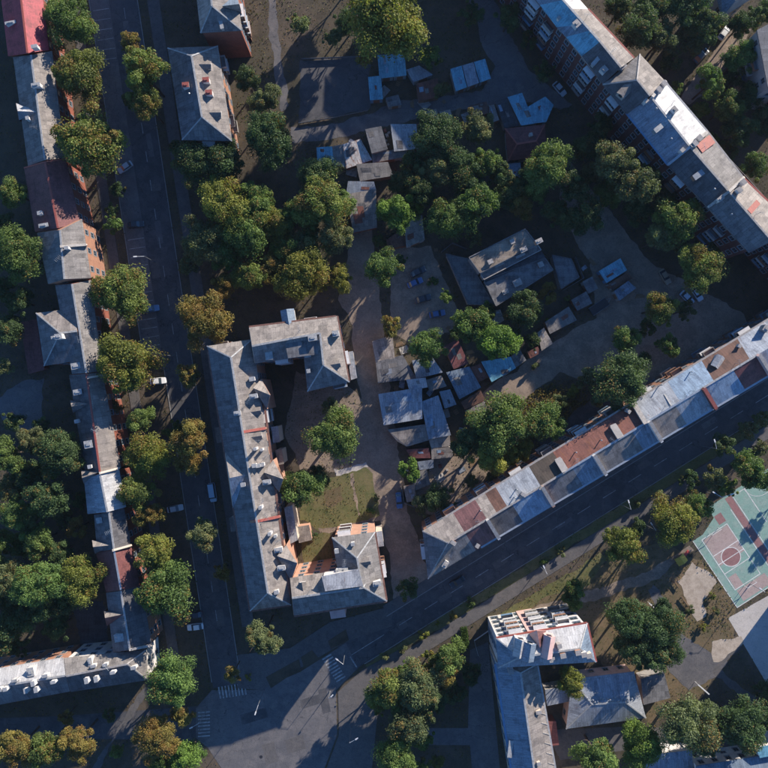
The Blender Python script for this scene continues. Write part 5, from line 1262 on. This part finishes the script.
# weeds, fallen leaves and rough grass on open ground
def np_inside(P, x, y):
    r = np.zeros(len(x), bool); n = len(P); j = n-1
    for i in range(n):
        xi, yi = P[i]; xj, yj = P[j]
        with np.errstate(divide='ignore', invalid='ignore'): r ^= ((yi > y) != (yj > y)) & (x < (xj-xi)*(y-yi)/(yj-yi+1e-12)+xi)
        j = i
    return r
def scatter(name, label, n, area, size, color, au, zmax, seed, avoid=True):
    g = np.random.default_rng(seed); x0, y0, x1, y1 = area
    cx = g.uniform(x0, x1, n//9); cy = g.uniform(y0, y1, n//9); i = g.integers(0, len(cx), n)
    x = cx[i]+g.normal(size=n)*1.1; y = cy[i]+g.normal(size=n)*1.1
    ok = np.ones(n, bool)
    if avoid:
        for P in FOOT: ok &= ~np_inside(P, x, y)
    x, y = x[ok], y[ok]; n = len(x); nr = g.normal(size=(n, 3))*.6+np.array([0, 0, 1]); nr /= np.linalg.norm(nr, axis=1)[:, None]
    o = leaf_cloud(name, np.stack([x, y, .03+g.random(n)**2*zmax], 1), nr, size, None, color, au, g, 'stuff'); o['label'] = label; o['category'] = 'ground cover'
R_ = 112
scatter('weeds', 'patchy green weeds and low plants on open ground', 60000, (-R_, -R_, R_, R_), .34, (.060, .075, .022), .15, .45, 1)
scatter('dry_grass', 'dry brown grass and fallen leaves on open ground', 45000, (-R_, -R_, R_, R_), .26, (.15, .105, .045), .3, .18, 2)
def px_area(x0, y0, x1, y1): a, b = W(x0, y1), W(x1, y0); return (a.x, a.y, b.x, b.y)
scatter('bank_plants', 'rough plants on the sunny bank beside the dirt lane', 5000, px_area(520, 385, 585, 440), .4, (.12, .11, .03), .3, .7, 3)
scatter('playground_plants', 'low plants in the sand beside the sports court', 900, px_area(680, 565, 730, 625), .36, (.085, .09, .03), .2, .6, 4)

# ------------------------------------------------------------------ vehicles
def car_parts(l=4.3, w=1.75, h=1.45, van=False):
    P = {}
    mb = MB(); hl, hw = l/2, w/2
    st = [(-hl, .45, .80, .80), (-hl*.93, .30, .90, .93), (-hl*.5, .28, .95, 1.0), (0, .28, .95, 1.0), (hl*.45, .28, .93, 1.0), (hl*.85, .30, .82, .95), (hl, .42, .70, .78)]
    ring = []
    for x, z0, z1, k in st:
        y = hw*k; ring.append([Vector((x, -y*.96, z0)), Vector((x, -y, (z0+z1)/2)), Vector((x, -y*.90, z1)), Vector((x, y*.90, z1)), Vector((x, y, (z0+z1)/2)), Vector((x, y*.96, z0))])
    for a, b in zip(ring[:-1], ring[1:]):
        for i in range(6): j = (i+1) % 6; mb.face([a[i], a[j], b[j], b[i]])
    mb.face(ring[0]); mb.face(ring[-1][::-1]); P['body'] = mb.mesh('body', M['car'])
    x0, x1, x2, x3 = (-hl*.97, -hl*.9, hl*.45, hl*.66) if van else (-hl*.82, -hl*.52, hl*.12, hl*.46)
    zt = 2.0 if van else h; mb = MB(); yb, yt = hw*.88, hw*.72
    B = [Vector((x0, -yb, .90)), Vector((x3, -yb, .90)), Vector((x3, yb, .90)), Vector((x0, yb, .90))]; T = [Vector((x1, -yt, zt-.06)), Vector((x2, -yt, zt-.06)), Vector((x2, yt, zt-.06)), Vector((x1, yt, zt-.06))]
    for i in range(4): j = (i+1) % 4; mb.face([B[i], B[j], T[j], T[i]])
    P['windows'] = mb.mesh('windows', M['glass'])
    mb = MB(); mb.slab([(x1-.05, -yt-.02, zt-.02), (x2+.05, -yt-.02, zt-.02), (x2+.05, yt+.02, zt-.02), (x1-.05, yt+.02, zt-.02)], .07); mb.slab([(x1*.9, -yt*.7, zt), (x2*.7, -yt*.7, zt), (x2*.7, yt*.7, zt), (x1*.9, yt*.7, zt)], .015)
    P['roof'] = mb.mesh('roof', M['car'])
    mb = MB(); mb.tube((0, -.11, 0), (0, .11, 0), .32, .32, 14); P['tyre'] = mb.mesh('tyre', M['tyre']); mb = MB(); mb.tube((0, -.12, 0), (0, .12, 0), .19, .19, 10); P['rim'] = mb.mesh('rim', M['rim'])
    mb = MB(); mb.box(-.1, .06, -.2, .2, -.07, .07); P['headlight'] = mb.mesh('headlight', M['lamp_glass']); mb = MB(); mb.box(-.03, .08, -.16, .16, -.09, .09); P['tail_light'] = mb.mesh('tail_light', M['tail'])
    P['dim'] = (hl, hw); return P
CARS = (car_parts(), car_parts(4.7, 1.85, 1.7), car_parts(5.0, 1.95, 2.0, True))
def car(px, py, dx, dy, ci, col, label, group=None):
    """nose points along picture direction (dx, dy)"""
    p = W(px, py); P = CARS[ci]; t = thing('van' if ci == 2 else 'car', label, 'van' if ci == 2 else 'car', (p.x, p.y, .035), math.atan2(-dy, dx), group)
    hl, hw = P['dim']
    def add(n, loc, par=t, me=None):
        o = bpy.data.objects.new(n, me or P[n]); C.objects.link(o); o.parent = par; o.location = loc; o.color = (*col, 1); return o
    add('body', (0, 0, 0)); add('windows', (0, 0, 0)); add('roof', (0, 0, 0))
    for sx in (-1, 1):
        for sy in (-1, 1):
            w = add('wheel', (sx*hl*.6, sy*hw*.86, .32), me=P['tyre']); add('rim', (0, 0, 0), w)
    for sy in (-1, 1): add('headlight', (hl*.95, sy*hw*.55, .66)); add('tail_light', (-hl*1.0, sy*hw*.6, .68))
WHT, SIL, DRK, BLU, TAN = (.75, .75, .74), (.45, .47, .5), (.03, .033, .04), (.05, .11, .26), (.30, .24, .17)
car(126, 168, -.8, .55, 0, SIL, 'silver car parked askew beside the maroon roofed row house trees')
car(137, 225, 1, -.1, 0, DRK, 'dark car parked in front of the orange brick row house')
car(152, 309, 1, -.15, 0, (.12, .25, .45), 'blue car in the parking bays half under the street tree')
car(159, 381, 1, -.1, 0, WHT, 'white car parked below the marked bays')
car(176, 508, 1, -.2, 0, SIL, 'pale car on the street by the dark roofed row house')
car(213, 492, .15, 1, 2, (.35, .5, .62), 'pale blue van parked beside the courtyard block')
car(195, 614, -1, .12, 0, DRK, 'dark car beside a white car near the lower courtyard block')
car(196, 626, -1, .12, 0, WHT, 'white car beside a dark car near the lower courtyard block')
car(559, 90, .65, .75, 0, SIL, 'pale car parked at the lane under the brick apartment block')
car(700, 57, .72, -.7, 1, DRK, 'dark wagon on the dirt lane behind the brick apartment block')
car(723, 34, .6, -.8, 0, WHT, 'white car at the far end of the dirt lane')
car(415, 283, 1, -.45, 0, BLU, 'blue car in the parking yard nearest the alley tree')
car(423, 299, 1, -.3, 0, DRK, 'dark car in the parking yard between two blue cars')
car(437, 314, 1, -.2, 0, BLU, 'blue car in the parking yard near the workshop shrubs')
car(418, 272, 1, -.45, 0, DRK, 'dark car at the upper end of the parking yard')
car(664, 277, .5, .85, 0, TAN, 'tan car in the shaded yard')
car(686, 298, .7, .7, 0, (.4, .5, .6), 'pale blue car beside a white car in the shaded yard')
car(696, 294, .5, .8, 0, (.5, .58, .66), 'white car beside a pale blue car in the shaded yard')
car(457, 581, -.85, .53, 0, DRK, 'dark car on the boulevard by the patchwork block end')
car(399, 500, .1, 1, 0, BLU, 'dark blue car parked in the alley by the low yard sheds')
# flat trailer with side boards in the shaded yard
p = W(598, 307); t = thing('trailer', 'dark open trailer parked beside the kiosks in the shaded yard', 'trailer', (p.x, p.y, .02), .6)
mb = MB(); mb.box(-2.6, 2.6, -1.1, 1.1, .75, .95); mb.build('bed', M['dark'], t)
for y0, y1 in ((-1.15, -1.1), (1.1, 1.15)): mb = MB(); mb.box(-2.6, 2.6, y0, y1, .6, 1.35); mb.build('side_board', M['metal'], t)
for sx in (-.5, .6):
    for sy in (-1, 1): place('wheel', CARS[0]['tyre'], t, (sx, sy*.95, .42), 0, (1.2, 1.2, 1.2))
mb = MB(); mb.bar((2.6, -.5, .7), (3.9, 0, .6), .1, .1); mb.bar((2.6, .5, .7), (3.9, 0, .6), .1, .1); mb.build('drawbar', M['metal'], t)

# ------------------------------------------------------------------ street furniture
def lamp(px, py, ang, label, h=8.5, arms=(0,), reach=1.9):
    p = W(px, py); t = thing('street_lamp', label, 'street lamp', (p.x, p.y, 0), ang, 'street lamps')
    mb = MB(); mb.tube((0, 0, 0), (0, 0, .9), .13, .12, 10); mb.tube((0, 0, .9), (0, 0, h), .09, .055, 10); mb.build('pole', M['metal'], t)
    for a in arms:
        c_, s_ = math.cos(a), math.sin(a); mb = MB(); mb.tube((0, 0, h-.1), (c_*reach, s_*reach, h+.35), .05, .04, 8); o = mb.build('arm', M['steel_white'], t)
        mb = MB(); mb.slab([(reach-.1, -.16, .46), (reach+.75, -.13, .50), (reach+.75, .13, .50), (reach-.1, .16, .46)], .13)
        me = mb.mesh('lamp_head', M['steel_white']); k = bpy.data.objects.new('lamp_head', me); C.objects.link(k); k.parent = t; k.location = (0, 0, h-.05); k.rotation_euler = (0, 0, a)
lamp(345, 652, 2.4, 'street lamp at the zebra crossing on the boulevard')
lamp(351, 727, .6, 'street lamp on the crossroads pavement beside the small park')
lamp(357, 764, .3, 'street lamp at the lower end of the crossroads pavement')
lamp(264, 690, 4.4, 'street lamp at the tip of the planted islands')
lamp(207, 709, 3.6, 'street lamp at the terrace street corner', 8)
lamp(330, 691, .8, 'short lamp post on the crossroads kerb', 4.6, (0,), .9)
lamp(706, 492, .35, 'double-armed lamp post beside the sports court', 9, (0, math.pi*.72), 2.2)
lamp(620, 504, 1.9, 'street lamp on the boulevard verge beside dull shrub')
lamp(702, 446, 1.9, 'street lamp on the boulevard pavement above the court')
lamp(644, 524, 2.2, 'street lamp between the two round boulevard trees')
lamp(750, 584, 2.5, 'lamp post at the corner of the concrete plaza', 7.6, (0,), 1.4)
lamp(540, 566, 2.0, 'street lamp on the boulevard verge beside green shrub')
lamp(155, 262, 3.2, 'street lamp beside the marked parking bays')
lamp(173, 356, 3.2, 'street lamp beside the street below the parking bays')
def bar_frame(px, py, ang, l, h, label):
    p = W(px, py); t = thing('carpet_frame', label, 'metal frame', (p.x, p.y, 0), ang)
    for sx in (-1, 1): mb = MB(); mb.tube((sx*l/2, 0, 0), (sx*l/2, 0, h), .06, .06, 8); mb.build('post', M['steel_white'], t)
    mb = MB(); mb.box(-l/2-.15, l/2+.15, -.16, .16, h, h+.14); mb.build('crossbar', M['steel_white'], t)
bar_frame(700, 686, -.72, 3.6, 2.1, 'white carpet-beating frame beside the shadow edge')
bar_frame(650, 604, -.75, 1.8, 1.4, 'small white bar frame beside the asphalt path')
def bench(px, py, ang, label, l=1.9):
    p = W(px, py); t = thing('bench', label, 'bench', (p.x, p.y, .03), ang, 'park benches')
    for k in range(3): mb = MB(); mb.box(-l/2, l/2, -.25+k*.17, -.12+k*.17, .42, .47); mb.build('seat_slat', M['wood'], t)
    for sx in (-1, 1): mb = MB(); mb.box(sx*l*.38-.05, sx*l*.38+.05, -.22, .22, 0, .42); mb.build('leg', M['metal'], t)
    mb = MB(); mb.box(-l/2, l/2, .26, .31, .6, .85); mb.build('backrest', M['wood'], t)
bench(675, 583, -.95, 'bench at the upper edge of the sandpit', 3.0); bench(684, 601, -.95, 'bench at the lower edge of the sandpit', 3.4); bench(664, 606, -.95, 'bench beside the asphalt path under the dark tree')
p = W(678, 558); t = thing('play_set', 'yellow climbing frame beside the sports court tree', 'play equipment', (p.x, p.y, 0), .6)
for sx in (-1.2, 1.2):
    for sy in (-.9, .9): mb = MB(); mb.tube((sx, sy, 0), (sx, sy, 2.0), .05, .05, 6); mb.build('post', M['yellow'], t)
mb = MB(); mb.slab([(-1.4, -1.1, 2.0), (0, -1.1, 2.6), (0, 1.1, 2.6), (-1.4, 1.1, 2.0)], .06); mb.slab([(0, -1.1, 2.6), (1.4, -1.1, 2.0), (1.4, 1.1, 2.0), (0, 1.1, 2.6)], .06); mb.build('canopy', M['yellow'], t)
mb = MB(); mb.box(-1.2, 1.2, -.9, .9, .9, 1.0); mb.build('deck', M['wood'], t); mb = MB(); mb.slab([(1.2, -.4, 1.0), (3.4, -.4, .2), (3.4, .4, .2), (1.2, .4, 1.0)], .06); mb.build('slide', M['redpaint'], t)
def goal(u, v, label):
    x, y = ct(u, v); p = W(x, y); a, b = W(*ct(0, 0)), W(*ct(0, 30)); t = thing('goal', label, 'goal', (p.x, p.y, .04), math.atan2((b-a).y, (b-a).x), 'court goals')
    for sx in (-1, 1): mb = MB(); mb.tube((sx*1.4, 0, 0), (sx*1.4, 0, 2), .05, .05, 6); mb.build('post', M['steel_white'], t)
    mb = MB(); mb.bar((-1.45, 0, 2), (1.45, 0, 2), .1, .1); mb.build('crossbar', M['steel_white'], t)
goal(-1.5, 15, 'court goal nearest the round boulevard trees'); goal(61.5, 15, 'court goal nearest the concrete plaza')
# low fences and yard walls
def fence(pts, label, h=1.6, step=2.4, mat_='metal', cat='fence', panel=True):
    a0 = W(*pts[0]); t = thing('fence', label, cat, a0); org(t, a0)
    for a, b in zip(pts[:-1], pts[1:]):
        A, B = W(*a), W(*b); n = max(1, int((B-A).length/step))
        for i in range(n):
            p0 = A+(B-A)*(i/n); p1 = A+(B-A)*((i+1)/n); mb = MB(); mb.tube(p0, p0+Vector((0, 0, h+.1)), .05, .05, 6); mb.build('post', M['metal'], t)
            mb = MB(); mb.bar((p0.x, p0.y, h/2+.1), (p1.x, p1.y, h/2+.1), .04, h-.1); mb.build('panel', M[mat_], t)
fence([(302, 60), (371, 57)], 'low fence along the top of the asphalt sports ground', .9)
fence([(299, 124), (330, 119), (368, 111)], 'low fence between the asphalt sports ground and lane', .7)
fence([(441, 253), (452, 244), (466, 250)], 'grey fence above the stepped workshop annex', 1.8)
fence([(562, 291), (582, 279), (574, 258)], 'grey fence around the workshop yard', 1.8)
fence([(400, 478), (404, 502), (414, 506)], 'grey metal yard fence beside the alley sheds', 1.9, mat_='balc_grey')
fence([(640, 740), (700, 748), (756, 746)], 'pale fence in front of the pale hall', 1.8, mat_='balc_white')
fence([(500, 622), (474, 640), (478, 655)], 'low rail beside the public building corner', .8, mat_='steel_white')
# small yard clutter beside the shed row
for k, (x, y) in enumerate(((385, 131), (387, 136), (386, 141), (388, 145), (389, 133), (384, 146), (430, 470), (426, 476), (440, 466), (447, 470), (421, 90), (428, 88), (432, 93))):
    mb = MB(); s = random.uniform(.5, 1.1); mb.box(-s/2, s/2, -s*.4, s*.4, 0, s*.6); mb.box(-s*.4, s*.3, -s*.3, s*.35, s*.602, s*.8)
    p = W(x, y); o = place('rubble_block', mb.mesh('rubble_block', M[random.choice(['stone_cap', 'brick', 'grey_wall'])]), None, (p.x, p.y, .01), random.random()*3)
    o['label'] = 'broken masonry block lying between the sheds'; o['category'] = 'rubble'; o['group'] = 'rubble between the sheds'

KIND = {}
def clutter(kind, x, y):
    r_ = random.Random(int(x*13+y*7)); p = W(x, y)
    if kind not in KIND:
        mb = MB()
        if kind == 'plank_pile':
            for k in range(5): mb.box(-1.3+.1*k, 1.2-.13*k, -.5+k*.2, -.33+k*.2, .0+.05*(k % 3), .1+.06*(k % 3))
            KIND[kind] = (mb.mesh(kind, M['wood']), 'loose pile of brown planks lying in a shed yard', 'planks')
        elif kind == 'tarpaulin':
            for i in range(5):
                for j in range(4):
                    h = lambda a, b: .12+.28*abs(math.sin(a*1.7+b*2.3)); q = [(i-2.5, j-2), (i-1.5, j-2), (i-1.5, j-1), (i-2.5, j-1)]; mb.face([(a*.5, b*.5, h(a, b)) for a, b in q])
            KIND[kind] = (mb.mesh(kind, M['balc_grey']), 'crumpled grey tarpaulin lying in a shed yard', 'tarpaulin')
        elif kind == 'pallet':
            for k in range(5): mb.box(-.6, .6, -.5+k*.22, -.38+k*.22, .1, .13)
            for k in range(3): mb.box(-.58+k*.52, -.46+k*.52, -.48, .46, 0, .098)
            KIND[kind] = (mb.mesh(kind, M['wood']), 'wooden slatted pallet lying on the yard ground', 'pallet')
        else:
            for k in range(6): mb.slab([(-.9, -.6+.05*k, .05+.03*k), (.9-.08*k, -.55, .04+.03*k), (.85, .6-.05*k, .06+.03*k), (-.8, .55, .05+.03*k)], .012)
            KIND[kind] = (mb.mesh(kind, M['galv']), 'stack of old corrugated sheets lying in a shed yard', 'metal sheets')
    me, lab, cat = KIND[kind]; s_ = r_.uniform(.8, 1.3); o = place(kind, me, None, (p.x, p.y, .03), r_.random()*3, (s_, s_, 1)); o['label'] = lab; o['category'] = cat; o['group'] = cat+' in the shed yards'
for i, (x, y) in enumerate(((412, 104), (424, 104), (444, 102), (352, 142), (340, 172), (352, 172), (395, 160), (400, 158), (458, 112), (466, 118), (494, 126), (430, 392), (436, 384), (444, 414), (456, 412), (462, 430), (456, 450), (440, 478), (452, 486), (462, 470), (474, 462), (404, 472), (396, 388), (402, 384),
    (470, 352), (504, 372), (448, 328), (440, 332), (400, 344), (404, 350), (436, 250), (584, 268), (592, 262), (482, 300), (470, 312), (536, 300), (640, 296), (384, 92), (398, 84))):
    clutter(('plank_pile', 'tarpaulin', 'pallet', 'sheet_stack')[i % 4], x, y)
# repaired patches of asphalt and manhole covers
def patch(par, pts, z, m_): mb = MB(); P = poly(pts, z); n = (P[1]-P[0]).cross(P[2]-P[1]); mb.face(P if n.z > 0 else P[::-1]); mb.build('asphalt_patch', M[m_], par)
for i in range(16):
    t0 = 20+i*40+random.uniform(-12, 12); o0 = random.uniform(-12, 4); patch(street, strip(W0, WD, t0, t0+random.uniform(6, 26), o0, o0+random.uniform(4, 9)), .0235+.0002*i, random.choice(['asphalt_old', 'paving', 'asphalt']))
for i in range(13):
    t0 = 60+i*40+random.uniform(-12, 12); o0 = random.uniform(-12, 4); patch(boul, strip(B0, BD, t0, t0+random.uniform(8, 30), o0, o0+random.uniform(4, 9)), .0275+.0002*i, random.choice(['asphalt_old', 'paving', 'asphalt']))
for i, (x, y, w, h) in enumerate(((240, 715, 26, 10), (285, 740, 18, 14), (300, 700, 22, 9), (262, 745, 12, 20), (318, 690, 8, 24))): patch(plaza, [(x, y), (x+w, y-w*.3), (x+w+h*.2, y-w*.3+h), (x+h*.2, y+h)], .0325+.0003*i, ('asphalt', 'paving')[i % 2])
# ------------------------------------------------------------------ thin morning air
hz, nd, lk, b = new_mat('air'); nd.remove(b); pv = nd.new('ShaderNodeVolumePrincipled'); pv.inputs['Color'].default_value = (.62, .76, 1.0, 1); pv.inputs['Density'].default_value = .000045; pv.inputs['Anisotropy'].default_value = .2
lk.new(pv.outputs[0], nd['Material Output'].inputs['Volume'])
mb = MB(); mb.box(-430, 430, -430, 430, -1, 196); o = mb.build('haze', hz); o['kind'] = 'stuff'; o['label'] = 'thin bluish haze in the air over the whole block'; o['category'] = 'haze'
# ------------------------------------------------------------------ closing check of names shared by two things
_seen = {}
for o in scn.objects:
    if o.parent is None and 'label' in o: _seen.setdefault(o['label'], []).append(o)
for lab, os_ in _seen.items():
    if len(os_) > 1 and len({o.get('group') for o in os_}) != 1: print('LABEL SHARED', lab, len(os_))
    if len(lab.split()) > 16 or len(lab.split()) < 4: print('LABEL LENGTH', lab)
print('objects', len(scn.objects), 'tris', sum(len(p.vertices)-2 for me in bpy.data.meshes for p in me.polygons))
